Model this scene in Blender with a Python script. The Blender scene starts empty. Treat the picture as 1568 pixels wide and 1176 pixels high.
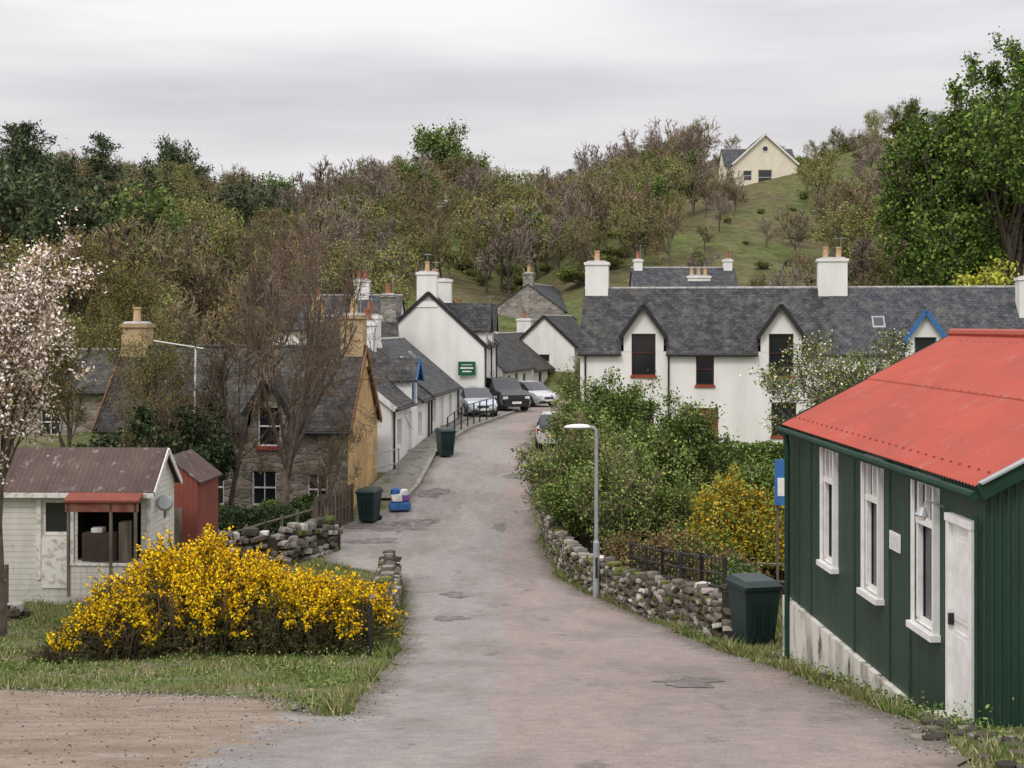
import bpy, math, random
import numpy as np
from mathutils import Vector, Matrix
random.seed(7)
scene=bpy.context.scene
COL=scene.collection
# ---------------------------------------------------------------- materials
def newmat(name):
    m=bpy.data.materials.new(name); m.use_nodes=True
    nt=m.node_tree; b=nt.nodes['Principled BSDF']
    return m,nt,b
def N(nt,t,**kw):
    n=nt.nodes.new(t)
    for k,v in kw.items():
        if k in n.inputs: n.inputs[k].default_value=v
        else: setattr(n,k,v)
    return n
def L(nt,a,b): nt.links.new(a,b)
def c4(c): return (c[0],c[1],c[2],1)
def noise(nt,vec,scale,detail=5,rough=.55):
    n=N(nt,'ShaderNodeTexNoise'); n.inputs['Scale'].default_value=scale
    n.inputs['Detail'].default_value=min(detail,6); n.inputs['Roughness'].default_value=rough
    L(nt,vec,n.inputs['Vector']); return n.outputs['Fac']
def ramp(nt,fac,a,b,ca=(0,0,0),cb=(1,1,1)):
    r=N(nt,'ShaderNodeValToRGB'); e=r.color_ramp.elements
    e[0].position=a; e[1].position=b; e[0].color=c4(ca); e[1].color=c4(cb)
    L(nt,fac,r.inputs['Fac']); return r.outputs['Color']
def mix(nt,fac,a,b,mode='MIX'):
    m=N(nt,'ShaderNodeMixRGB'); m.blend_type=mode
    for s,v in ((0,fac),(1,a),(2,b)):
        if isinstance(v,bpy.types.NodeSocket): L(nt,v,m.inputs[s])
        elif isinstance(v,(int,float)): m.inputs[s].default_value=v
        else: m.inputs[s].default_value=c4(v)
    return m.outputs[0]
def bumpn(nt,b,h,strength,dist=.02):
    n=N(nt,'ShaderNodeBump'); n.inputs['Strength'].default_value=strength; n.inputs['Distance'].default_value=dist
    L(nt,h,n.inputs['Height']); L(nt,n.outputs[0],b.inputs['Normal'])
def mapping(nt,vec,sc):
    m=N(nt,'ShaderNodeMapping'); m.inputs['Scale'].default_value=sc; L(nt,vec,m.inputs['Vector']); return m.outputs[0]
def M(name,c1,c2=None,scale=3.,rough=.85,bump=0.,bscale=30.,spec=.3,metal=0.,stretch=None,lo=.35,hi=.65,coord='Object',c3=None,t3=(.6,.7),s3=4.):
    m,nt,b=newmat(name)
    if c2 is None: c2=tuple(x*.82 for x in c1)
    tc=N(nt,'ShaderNodeTexCoord').outputs[coord]
    v=mapping(nt,tc,stretch) if stretch else tc
    col=ramp(nt,noise(nt,v,scale),lo,hi,c1,c2)
    if c3: col=mix(nt,ramp(nt,noise(nt,v,s3,8,.7),t3[0],t3[1]),col,c3)
    L(nt,col,b.inputs['Base Color'])
    b.inputs['Roughness'].default_value=rough; b.inputs['Specular IOR Level'].default_value=spec
    b.inputs['Metallic'].default_value=metal
    if bump: bumpn(nt,b,noise(nt,tc,bscale,4),bump)
    return m
def leafmat(name,c1,c2,c3=None,scale=.8,var=.5,trans=0,objvar=.25):
    m,nt,b=newmat(name)
    tc=N(nt,'ShaderNodeTexCoord').outputs['Object']
    col=ramp(nt,noise(nt,tc,scale,2),.35,.65,c1,c2)
    g=N(nt,'ShaderNodeNewGeometry'); oi=N(nt,'ShaderNodeObjectInfo')
    if c3: 
        f=N(nt,'ShaderNodeMath',operation='GREATER_THAN'); f.inputs[1].default_value=.72; L(nt,g.outputs['Random Per Island'],f.inputs[0])
        col=mix(nt,f.outputs[0],col,c3)
    mr=N(nt,'ShaderNodeMapRange'); mr.inputs['To Min'].default_value=1-var; mr.inputs['To Max'].default_value=1+var
    L(nt,g.outputs['Random Per Island'],mr.inputs['Value'])
    mr2=N(nt,'ShaderNodeMapRange'); mr2.inputs['To Min'].default_value=1-objvar; mr2.inputs['To Max'].default_value=1+objvar
    L(nt,oi.outputs['Random'],mr2.inputs['Value'])
    mm=N(nt,'ShaderNodeMath',operation='MULTIPLY'); L(nt,mr.outputs[0],mm.inputs[0]); L(nt,mr2.outputs[0],mm.inputs[1])
    hs=N(nt,'ShaderNodeHueSaturation'); L(nt,col,hs.inputs['Color']); L(nt,mm.outputs[0],hs.inputs['Value'])
    b.inputs['Roughness'].default_value=.8; b.inputs['Specular IOR Level'].default_value=.1
    L(nt,hs.outputs[0],b.inputs['Base Color'])
    return m
def slate(name,c1,c2,cm,w=.26,h=.19,lich=(.12,.115,.095)):
    m,nt,b=newmat(name)
    tc=N(nt,'ShaderNodeTexCoord'); uv=tc.outputs['UV']
    br=N(nt,'ShaderNodeTexBrick'); L(nt,uv,br.inputs['Vector'])
    for k,v in (('Scale',1),('Brick Width',w),('Row Height',h),('Mortar Size',.014),('Mortar Smooth',.3),('Bias',-.1)): br.inputs[k].default_value=v
    br.inputs['Color1'].default_value=c4(c1); br.inputs['Color2'].default_value=c4(c2); br.inputs['Mortar'].default_value=c4(cm)
    f=noise(nt,tc.outputs['Object'],1.3,6,.7)
    col=mix(nt,ramp(nt,f,.46,.68,(0,0,0),(.65,.65,.65)),br.outputs['Color'],lich)
    f2=noise(nt,mapping(nt,tc.outputs['Object'],(1,1,.35)),3.5,6,.75)
    col=mix(nt,1.0,col,ramp(nt,f2,.32,.68,(.45,.45,.45),(1.6,1.6,1.6)),'MULTIPLY')
    L(nt,col,b.inputs['Base Color']); b.inputs['Roughness'].default_value=.75; b.inputs['Specular IOR Level'].default_value=.25
    bumpn(nt,b,br.outputs['Fac'],-.6,.02)
    return m
def rubble(name,c1,c2,cm,scale=3.2):
    m,nt,b=newmat(name)
    uv=N(nt,'ShaderNodeTexCoord').outputs['UV']
    v=mapping(nt,uv,(1,1.6,1))
    vo=N(nt,'ShaderNodeTexVoronoi'); vo.inputs['Scale'].default_value=scale; L(nt,v,vo.inputs['Vector'])
    ve=N(nt,'ShaderNodeTexVoronoi'); ve.feature='DISTANCE_TO_EDGE'; ve.inputs['Scale'].default_value=scale; L(nt,v,ve.inputs['Vector'])
    bw=N(nt,'ShaderNodeSeparateColor'); L(nt,vo.outputs['Color'],bw.inputs[0])
    col=ramp(nt,bw.outputs[0],.1,.9,c1,c2)
    col=mix(nt,ramp(nt,ve.outputs['Distance'],.02,.07),cm,col)
    L(nt,col,b.inputs['Base Color']); b.inputs['Roughness'].default_value=.95
    bumpn(nt,b,ramp(nt,ve.outputs['Distance'],.0,.15),.8,.03)
    return m
def ribbed(name,c1,c2,pitch,rust=None,strength=.5,rough=.55,planks=False,thr=(.6,.7),nscale=1.5,stretch=(1,1,.3)):
    m,nt,b=newmat(name)
    tc=N(nt,'ShaderNodeTexCoord'); 
    sx=N(nt,'ShaderNodeSeparateXYZ'); L(nt,tc.outputs['UV'],sx.inputs[0])
    mu=N(nt,'ShaderNodeMath',operation='MULTIPLY'); mu.inputs[1].default_value=(1/pitch if planks else 2*math.pi/pitch)
    L(nt,sx.outputs[1 if planks else 0],mu.inputs[0])
    s=N(nt,'ShaderNodeMath',operation=('FRACT' if planks else 'SINE')); L(nt,mu.outputs[0],s.inputs[0])
    v=mapping(nt,tc.outputs['Object'],stretch)
    col=ramp(nt,noise(nt,v,nscale,6,.65),.35,.68,c1,c2)
    if planks:
        col=mix(nt,ramp(nt,s.outputs[0],.86,.98,(0,0,0),(.75,.75,.75)),col,(c1[0]*.25,c1[1]*.25,c1[2]*.25))
    if rust: col=mix(nt,ramp(nt,noise(nt,v,nscale*3.3,8,.7),thr[0],thr[1]),col,rust)
    L(nt,col,b.inputs['Base Color']); b.inputs['Roughness'].default_value=rough
    if strength: bumpn(nt,b,s.outputs[0],strength,.02)
    return m
white=M('white_render',(.84,.83,.80),(.70,.69,.65),1.1,.9,.25,25,stretch=(1,1,.35),lo=.42,hi=.75,c3=(.42,.40,.35),t3=(.62,.80),s3=3)
cream=M('cream_render',(.80,.74,.58),(.72,.66,.52),1.,.9,.2)
ochre=M('ochre_render',(.62,.41,.17),(.38,.25,.12),1.2,.95,.3,12,lo=.4,hi=.7,c3=(.30,.25,.20),t3=(.53,.66),s3=2.5)
plinth=M('stained_whitewash',(.66,.64,.58),(.28,.25,.20),2.2,.95,.5,14,stretch=(1,1,.4),lo=.45,hi=.66,c3=(.12,.11,.08),t3=(.54,.64),s3=3.5)
stone=rubble('rubble_stone',(.15,.125,.10),(.36,.31,.25),(.26,.23,.20))
greyst=rubble('grey_stone',(.20,.18,.16),(.38,.35,.32),(.30,.28,.25),2.5)
slateA=slate('slate_roof_dark',(.032,.033,.037),(.075,.075,.080),(.012,.012,.014))
slateB=slate('slate_roof_brown',(.034,.031,.030),(.075,.068,.062),(.014,.013,.013))
slateC=slate('slate_roof_blue',(.043,.048,.057),(.085,.091,.102),(.016,.016,.018))
ridgeM=M('ridge_tile',(.44,.43,.42),(.26,.25,.24),3)
glassM,nt,b=newmat('window_glass'); b.inputs['Base Color'].default_value=(.018,.022,.026,1); b.inputs['Roughness'].default_value=.08; b.inputs['Specular IOR Level'].default_value=.7
wpaint=M('white_paint',(.84,.84,.82),(.72,.71,.68),6,.5)
oldwp=M('flaking_white_paint',(.76,.74,.70),(.50,.46,.41),7,.8,.3,40,lo=.5,hi=.62)
redsill=M('red_painted_sill',(.36,.07,.045),(.24,.06,.04))
dkred=M('dark_red_window_frame',(.10,.032,.028),(.07,.028,.025))
black=M('black_iron',(.02,.02,.022),(.035,.033,.03),8,.5)
dgreen=M('dark_green_trim',(.010,.036,.022),(.016,.048,.03))
signG=M('green_sign_paint',(.01,.12,.06),(.012,.10,.05))
browndoor=M('brown_door_wood',(.26,.12,.045),(.18,.08,.03),3,.6)
bluep=M('blue_paint',(.05,.17,.42),(.04,.13,.34))
potM=M('buff_chimney_pot',(.62,.43,.24),(.46,.31,.18))
potR=M('terracotta_pot',(.38,.16,.10),(.30,.12,.08))
chimO=M('ochre_chimney_render',(.58,.42,.23),(.36,.27,.17),2,.9,.3)
galv=M('galvanised_steel',(.40,.42,.43),(.30,.32,.33),4,.45,metal=.2)
greenwall=ribbed('green_painted_corrugated_iron',(.011,.038,.023),(.020,.056,.035),.076,(.055,.072,.055),.35,.5,thr=(.58,.74))
redroof=ribbed('red_painted_corrugated_roof',(.42,.066,.036),(.32,.055,.033),.6,(.36,.14,.10),.0,.65,thr=(.55,.8),nscale=.8,stretch=(1,1,1))
brownroof=ribbed('maroon_corrugated_roof',(.075,.043,.037),(.125,.08,.068),.12,(.28,.25,.23),.8,.75,thr=(.58,.66),nscale=1.3)
clap=ribbed('white_clapboard',(.78,.76,.71),(.62,.59,.53),.13,(.30,.25,.2),.6,.8,planks=True,thr=(.60,.70),nscale=2.2)
redshed=ribbed('red_oxide_boards',(.27,.065,.04),(.18,.05,.035),.12,(.12,.10,.08),.5,.8,thr=(.58,.72))
wood=M('weathered_wood',(.20,.165,.13),(.11,.088,.065),6,.9,.3,stretch=(1,1,.2))
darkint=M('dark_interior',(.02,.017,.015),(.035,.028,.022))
binM=M('dark_green_bin_plastic',(.010,.026,.024),(.016,.036,.032),5,.45)
tyre=M('tyre_rubber',(.02,.02,.02))
bark=M('tree_bark',(.17,.14,.11),(.08,.065,.052),5,.95)
twigN=leafmat('near_brown_twigs',(.17,.12,.088),(.12,.088,.07),None,.5,.3)
twigM=leafmat('brown_twigs',(.28,.205,.135),(.21,.16,.11),None,.5,.35)
twigP=leafmat('greyish_purple_twigs',(.29,.23,.19),(.22,.18,.155),None,.5,.35)
budM=leafmat('ochre_buds',(.36,.26,.075),(.25,.21,.07),(.21,.23,.055),.6,.5)
budG=leafmat('olive_buds',(.175,.22,.06),(.235,.22,.075),(.14,.195,.05),.6,.5)
leafG=leafmat('fresh_green_leaves',(.12,.20,.035),(.075,.14,.026),(.19,.26,.055),.30,.5,objvar=.1)
leafH=leafmat('hill_green_leaves',(.13,.195,.05),(.09,.14,.04),(.19,.23,.07),.4,.45)
leafD=leafmat('dark_evergreen_leaves',(.045,.075,.033),(.07,.10,.042),(.09,.11,.055),.6,.5)
leafS=leafmat('shrub_leaves',(.125,.195,.042),(.08,.13,.03),(.21,.26,.075),.9,.5)
leafY=leafmat('golden_hedge_leaves',(.56,.36,.03),(.40,.29,.035),(.20,.22,.045),1.6,.4,objvar=.1)
leafR=leafmat('russet_leaves',(.26,.14,.07),(.16,.12,.06),(.19,.19,.07),1.5,.5)
blosM=leafmat('white_blossom',(.82,.74,.68),(.88,.84,.80),(.56,.44,.34),1.5,.15)
gorseF=leafmat('gorse_flowers',(.90,.58,.008),(.92,.66,.015),(.78,.45,.005),2.,.2)
gorseG=leafmat('gorse_spines',(.075,.10,.03),(.095,.10,.042),(.14,.105,.052),2.5,.5)
grassM=leafmat('grass_blades',(.12,.18,.042),(.18,.195,.068),(.29,.255,.14),.7,.4)
weedM=leafmat('weed_leaves',(.095,.17,.035),(.13,.19,.052),(.19,.21,.07),1.,.4)
gndM,nt,b=newmat('ground_grass')
tc=N(nt,'ShaderNodeTexCoord').outputs['Object']
g1=ramp(nt,noise(nt,tc,.5,6,.6),.35,.65,(.085,.125,.032),(.14,.145,.06))
g1=mix(nt,ramp(nt,noise(nt,tc,1.1,8,.7),.48,.62),g1,(.21,.17,.125))
far=ramp(nt,noise(nt,tc,.05,8,.65),.42,.58,(.115,.14,.048),(.135,.115,.06))
far=mix(nt,ramp(nt,noise(nt,tc,.25,8,.75),.53,.63,(0,0,0),(.6,.6,.6)),far,(.10,.08,.05))
far=mix(nt,1.,far,ramp(nt,noise(nt,tc,.9,6,.7),.3,.7,(.55,.55,.55),(1.4,1.4,1.4)),'MULTIPLY')
sx=N(nt,'ShaderNodeSeparateXYZ'); L(nt,tc,sx.inputs[0])
mr=N(nt,'ShaderNodeMapRange'); mr.inputs['From Min'].default_value=70; mr.inputs['From Max'].default_value=100; L(nt,sx.outputs[1],mr.inputs['Value'])
col=mix(nt,mr.outputs[0],g1,far)
L(nt,mix(nt,1.,col,ramp(nt,noise(nt,tc,7,6,.7),.3,.7,(.65,.65,.65),(1.25,1.25,1.25)),'MULTIPLY'),b.inputs['Base Color'])
b.inputs['Roughness'].default_value=1; b.inputs['Specular IOR Level'].default_value=.1; bumpn(nt,b,noise(nt,tc,9,6),.8,.06)
# road
roadM,nt,b=newmat('worn_asphalt')
tc=N(nt,'ShaderNodeTexCoord').outputs['Object']
sx=N(nt,'ShaderNodeSeparateXYZ'); L(nt,tc,sx.inputs[0])
v=mapping(nt,tc,(1,.22,1)); nA=noise(nt,v,.8,6,.68)
grey=ramp(nt,nA,.36,.64,(.300,.275,.255),(.255,.242,.230))
pink=ramp(nt,nA,.36,.64,(.320,.250,.225),(.275,.235,.218))
jn=N(nt,'ShaderNodeMath',operation='MULTIPLY_ADD'); L(nt,nA,jn.inputs[0]); jn.inputs[1].default_value=1.6; jn.inputs[2].default_value=-.8
js=N(nt,'ShaderNodeMath',operation='ADD'); L(nt,sx.outputs[0],js.inputs[0]); L(nt,jn.outputs[0],js.inputs[1])
jm=N(nt,'ShaderNodeMapRange'); jm.inputs['From Min'].default_value=-.28; jm.inputs['From Max'].default_value=-.12; L(nt,js.outputs[0],jm.inputs['Value'])
base=mix(nt,jm.outputs[0],grey,pink)
base=mix(nt,ramp(nt,noise(nt,mapping(nt,tc,(1,.5,1)),.55,6,.62),.48,.60,(0,0,0),(.8,.8,.8)),base,(.22,.195,.18))
base=mix(nt,ramp(nt,noise(nt,mapping(nt,tc,(.8,.35,1)),1.5,9,.75),.59,.66,(0,0,0),(.6,.6,.6)),base,(.125,.115,.107))
base=mix(nt,ramp(nt,noise(nt,tc,2.3,9,.8),.60,.70,(0,0,0),(.4,.4,.4)),base,(.40,.36,.335))
base=mix(nt,1.,base,ramp(nt,noise(nt,tc,45,4,.8),.3,.7,(.58,.58,.58),(1.42,1.42,1.42)),'MULTIPLY')
base=mix(nt,1.,base,ramp(nt,noise(nt,tc,4.5,5,.7),.3,.72,(.82,.82,.82),(1.16,1.16,1.16)),'MULTIPLY')
mx_=N(nt,'ShaderNodeMapRange'); mx_.inputs['From Min'].default_value=-1.3; mx_.inputs['From Max'].default_value=-3.6; L(nt,sx.outputs[0],mx_.inputs['Value'])
my_=N(nt,'ShaderNodeMapRange'); my_.inputs['From Min'].default_value=24; my_.inputs['From Max'].default_value=18; L(nt,sx.outputs[1],my_.inputs['Value'])
mm=N(nt,'ShaderNodeMath',operation='MULTIPLY'); L(nt,mx_.outputs[0],mm.inputs[0]); L(nt,my_.outputs[0],mm.inputs[1])
ad=N(nt,'ShaderNodeMath',operation='ADD'); L(nt,mm.outputs[0],ad.inputs[0]); 
n2=noise(nt,tc,.8,9,.75); L(nt,n2,ad.inputs[1])
tan=ramp(nt,noise(nt,mapping(nt,tc,(.5,1,1)),1.7,9,.8),.38,.62,(.30,.232,.175),(.21,.155,.115))
tan=mix(nt,ramp(nt,noise(nt,mapping(nt,tc,(.6,1.3,1)),2.3,9,.8),.52,.64,(0,0,0),(.85,.85,.85)),tan,(.32,.285,.25))
tan=mix(nt,1.,tan,ramp(nt,noise(nt,tc,30,5,.85),.3,.7,(.5,.5,.5),(1.45,1.45,1.45)),'MULTIPLY')
base=mix(nt,ramp(nt,ad.outputs[0],.95,1.45),base,tan)
at=N(nt,'ShaderNodeAttribute'); at.attribute_name='edge_distance'
ea=N(nt,'ShaderNodeMath',operation='MULTIPLY_ADD'); ea.inputs[1].default_value=.9; L(nt,noise(nt,tc,3.,8,.75),ea.inputs[0]); ea.inputs[2].default_value=-.45
eb=N(nt,'ShaderNodeMath',operation='ADD'); L(nt,at.outputs['Fac'],eb.inputs[0]); L(nt,ea.outputs[0],eb.inputs[1])
base=mix(nt,ramp(nt,eb.outputs[0],.02,.45,(.85,.85,.85),(0,0,0)),base,(.13,.115,.085))
L(nt,base,b.inputs['Base Color']); b.inputs['Roughness'].default_value=.9; b.inputs['Specular IOR Level'].default_value=.2
bumpn(nt,b,noise(nt,tc,35,5,.8),.7,.012)
patchM=M('dark_asphalt_patch',(.10,.092,.088),(.19,.17,.16),2.5,.9,.5,40,c3=(.24,.21,.195),t3=(.5,.6),s3=6)
pave=M('concrete_pavement',(.25,.235,.21),(.18,.17,.15),1.5,.95,.4,20,c3=(.11,.12,.06),t3=(.52,.62),s3=1.6)
kerbM=M('kerb_stone',(.33,.31,.285),(.22,.21,.19),3,.9,.4,20)
# ---------------------------------------------------------------- mesh tools
def root(name,loc=(0,0,0),rot=0):
    e=bpy.data.objects.new(name,None); e.empty_display_size=.2; COL.objects.link(e)
    e.location=loc; e.rotation_euler=(0,0,rot); return e
def auto_uv(me):
    uvl=me.uv_layers.new(name='UVMap'); co=np.empty(len(me.vertices)*3); me.vertices.foreach_get('co',co); co=co.reshape(-1,3)
    data=np.zeros((len(me.loops),2)); Z=np.array([0,0,1.])
    for p in me.polygons:
        n=np.array(p.normal); u=np.cross(Z,n); l=np.linalg.norm(u)
        u=np.array([1.,0,0]) if l<.05 else u/l
        w=np.cross(n,u)
        for li,vi in zip(p.loop_indices,p.vertices): data[li]=(co[vi]@u,co[vi]@w)
    uvl.data.foreach_set('uv',data.ravel())
class MB:
    def __init__(s): s.v=[];s.f=[];s.m=[];s.mats=[]
    def mi(s,m):
        if m not in s.mats: s.mats.append(m)
        return s.mats.index(m)
    def poly(s,pts,mat):
        i=len(s.v); s.v+=[tuple(p) for p in pts]; s.f.append(tuple(range(i,i+len(pts)))); s.m.append(s.mi(mat))
    def hexa(s,P,mat):
        i=len(s.v); s.v+=[tuple(p) for p in P]; k=s.mi(mat)
        for f in ((3,2,1,0),(4,5,6,7),(0,1,5,4),(1,2,6,5),(2,3,7,6),(3,0,4,7)):
            s.f.append(tuple(i+a for a in f)); s.m.append(k)
    def box(s,x0,x1,y0,y1,z0,z1,mat,t=1.):
        cx,cy=(x0+x1)/2,(y0+y1)/2
        q=[(x0,y0),(x1,y0),(x1,y1),(x0,y1)]
        s.hexa([(x,y,z0) for x,y in q]+[(cx+(x-cx)*t,cy+(y-cy)*t,z1) for x,y in q],mat)
    def ob(s,o,u,n,a0,a1,b0,b1,z0,z1,mat):
        o=Vector(o);u=Vector(u);n=Vector(n)
        q=[(a0,b1),(a1,b1),(a1,b0),(a0,b0)]
        s.hexa([o+u*a+n*b_+Vector((0,0,z0)) for a,b_ in q]+[o+u*a+n*b_+Vector((0,0,z1)) for a,b_ in q],mat)
    def tube(s,p0,p1,r0,r1,mat,n=8):
        p0=Vector(p0);p1=Vector(p1);d=(p1-p0)
        if d.length<1e-6:return
        d.normalize(); a=d.orthogonal().normalized(); c=d.cross(a); i=len(s.v); k=s.mi(mat)
        for p,r in ((p0,r0),(p1,r1)):
            for j in range(n):
                t=2*math.pi*j/n; s.v.append(tuple(p+a*(r*math.cos(t))+c*(r*math.sin(t))))
        for j in range(n):
            j2=(j+1)%n; s.f.append((i+j,i+j2,i+n+j2,i+n+j)); s.m.append(k)
        s.f.append(tuple(range(i,i+n))[::-1]); s.m.append(k); s.f.append(tuple(range(i+n,i+2*n))); s.m.append(k)
    def beam(s,p0,p1,w,h,mat):
        p0=Vector(p0);p1=Vector(p1);d=(p1-p0).normalized(); up=Vector((0,0,1)); a=d.cross(up)
        a=Vector((1,0,0)) if a.length<.01 else a.normalized(); c=a.cross(d)
        P=[]
        for p in (p0,p1):
            P+=[p-a*w/2-c*h/2,p+a*w/2-c*h/2,p+a*w/2+c*h/2,p-a*w/2+c*h/2]
        s.hexa(P,mat)
    def obj(s,name,parent=None,loc=None,rot=0,smooth=False,bevel=0):
        me=bpy.data.meshes.new(name); me.from_pydata(s.v,[],s.f)
        for m in s.mats: me.materials.append(m)
        me.polygons.foreach_set('material_index',s.m)
        if smooth: me.polygons.foreach_set('use_smooth',[True]*len(s.f))
        me.update(); auto_uv(me)
        o=bpy.data.objects.new(name,me); COL.objects.link(o)
        if parent: o.parent=parent
        if loc: o.location=loc
        o.rotation_euler=(0,0,rot)
        if bevel:
            import bmesh
            bm=bmesh.new(); bm.from_mesh(me); bmesh.ops.remove_doubles(bm,verts=bm.verts,dist=1e-4); bm.to_mesh(me); bm.free()
            bv=o.modifiers.new('bevel','BEVEL'); bv.width=bevel; bv.segments=2; bv.limit_method='ANGLE'
        return o
def npmesh(name,parts,mats,parent=None,smooth=False,link=True):
    V=[];F=[];MI=[];off=0
    for v,f,m in parts:
        if len(v)==0: continue
        V.append(np.asarray(v)); F+=(np.asarray(f)+off).tolist(); MI.append(np.full(len(f),m)); off+=len(v)
    V=np.concatenate(V); me=bpy.data.meshes.new(name); me.from_pydata(V.tolist(),[],F)
    for m in mats: me.materials.append(m)
    me.polygons.foreach_set('material_index',np.concatenate(MI).astype(np.int32))
    if smooth: me.polygons.foreach_set('use_smooth',[True]*len(F))
    me.update()
    if not link: return me
    o=bpy.data.objects.new(name,me); COL.objects.link(o)
    if parent: o.parent=parent
    return o
def nrm(a): return a/np.maximum(np.linalg.norm(a,axis=-1,keepdims=True),1e-9)
def tubes(A,R,n=3):
    Nn,k,_=A.shape
    T=nrm(np.gradient(A,axis=1)); ref=np.tile([.3,.9,.31],(Nn,k,1)); a=nrm(np.cross(T,ref)); c=np.cross(T,a)
    ang=2*np.pi*np.arange(n)/n
    V=A[:,:,None,:]+R[:,:,None,None]*(a[:,:,None,:]*np.cos(ang)[None,None,:,None]+c[:,:,None,:]*np.sin(ang)[None,None,:,None])
    idx=np.arange(Nn*k*n).reshape(Nn,k,n)
    i0=idx[:,:-1,:]; i1=idx[:,1:,:]
    F=np.stack([i0,np.roll(i0,-1,2),np.roll(i1,-1,2),i1],-1).reshape(-1,4)
    return V.reshape(-1,3),F
def leaves(C,size,rng,asp=.6):
    n=len(C); a=nrm(rng.normal(size=(n,3))); 
    b_=nrm(np.cross(a,rng.normal(size=(n,3)))); s=(size*rng.uniform(.6,1.3,n))[:,None]
    V=np.stack([C-a*s/2,C+b_*s*asp/2,C+a*s/2,C-b_*s*asp/2],1).reshape(-1,3)
    return V,np.arange(4*n).reshape(n,4)
def tree(rng,H,r0,levels,trunk=1,leafn=(0,0),size=.1,lsize2=.1,width=None,minr=.008,leafjit=.12,sides=3,tmin=.3,baseang=.12):
    P=np.zeros((trunk,3)); P[:,:2]=rng.normal(0,.08*(trunk>1)+1e-4,(trunk,2))
    D=nrm(np.concatenate([rng.normal(0,baseang,(trunk,2)),np.ones((trunk,1))],1))
    Lh=np.full(trunk,1.)*rng.uniform(.8,1.05,trunk); R=np.full(trunk,1.)
    out=[]; lv=[(0,0,0,.0,.07)]+levels
    for li,(nc,ang,ratio,up,wob) in enumerate(lv):
        if li>0:
            idx=np.repeat(np.arange(len(P)),nc); t=rng.uniform(tmin if li==1 else .25,1.,len(idx))
            s=t*3; i=np.minimum(s.astype(int),2); fr=(s-i)[:,None]
            A=out[-1][0]; p=A[idx,i]*(1-fr)+A[idx,i+1]*fr; tg=nrm(A[idx,i+1]-A[idx,i])
            perp=nrm(np.cross(tg,rng.normal(size=tg.shape))); a_=(ang*rng.uniform(.6,1.3,len(idx)))[:,None]
            D=nrm(tg*np.cos(a_)+perp*np.sin(a_)); Lh=Lh[idx]*ratio*rng.uniform(.65,1.2,len(idx))*(1.15-.45*t)
            R=R[idx]*(1-.65*t)*.62; P=p
        pts=[P]; d=D
        for k in range(3):
            d=nrm(d+rng.normal(0,wob,(len(P),3))+np.array([0,0,up])); pts.append(pts[-1]+d*Lh[:,None]/3)
        A=np.stack(pts,1); out.append((A,R[:,None]*np.array([1,.78,.56,.34])[None]))
    allp=np.concatenate([o[0].reshape(-1,3) for o in out]); sc=H/np.percentile(allp[:,2],99.7)
    w=width/np.percentile(np.linalg.norm(allp[:,:2],axis=1),97) if width else sc
    S=np.array([w,w,sc]); parts=[]
    for li,(A,Rr) in enumerate(out):
        A=A*S; A[...,2]=np.where(A[...,2]<.1,np.maximum(A[...,2],.0),A[...,2])
        Rw=np.maximum(Rr*r0,minr*(1.5 if li<len(out)-1 else 1)); v,f=tubes(A,Rw,6 if li==0 else (4 if li==1 else sides)); parts.append((v,f,0 if li<3 else 1))
    A=out[-1][0]*S
    for j,nl in enumerate(leafn):
        if nl>0:
            n=int(len(A)*nl); ii=rng.integers(0,len(A),n); t=rng.uniform(.1,3,n); i=np.minimum(t.astype(int),2); fr=(t-i)[:,None]
            C=A[ii,i]*(1-fr)+A[ii,i+1]*fr+rng.normal(0,leafjit,(n,3)); v,f=leaves(C,size if j==0 else lsize2,rng); parts.append((v,f,2+j))
    return parts
# ---------------------------------------------------------------- terrain
RY=[-30,0,10,14,22,30,36,44,50,55,62,70,80,90,110,5000]
RZ=[3.,-1.75,-3.3,-4.1,-5.42,-6.45,-6.9,-6.75,-5.95,-5.35,-4.88,-4.85,-5.0,-5.2,-5.5,-5.5]
_yy=np.arange(-30,200,.25); _zz=np.interp(_yy,RY,RZ); _k=np.hanning(17); _k/=_k.sum(); _zs=np.convolve(np.pad(_zz,8,mode='edge'),_k,'valid')
def R(y): return np.interp(y,_yy,_zs)
def RL(y): return np.interp(y,[14.5,23,30,36,37.5,39,43,45.5,47.5,50,55,58,62,66,70,80,90,105],[-1.75,-1.9,-2.35,-2.85,-3.6,-5.3,-6.2,-5.6,-3.8,-3.4,-3.1,-2.75,-2.1,-1.35,-.6,.8,1.9,4])
def RR(y): return np.interp(y,[0,10,12.5,14,21,23,30,33.5,37,42.5,55,62,70,80,90,105],[3.,3.35,3.9,4.1,3.95,3.57,2.87,2.05,1.25,.85,.75,.95,1.7,2.9,4.4,7])
def LB(y): return np.interp(y,[14.5,16.3,17.7],[-1.9,-2.9,-7.5])
def ss(a,b,x):
    t=np.clip((x-a)/(b-a),0,1); return t*t*(3-2*t)
def ridge(x): return np.interp(x,[-400,-86,-60,-45,-36,-26,-10,3,14,35,50,58,66,80,100,400],[20,20,20,16,11.5,18,20,15,22,26,26,28,31.5,33,32,28])
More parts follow.
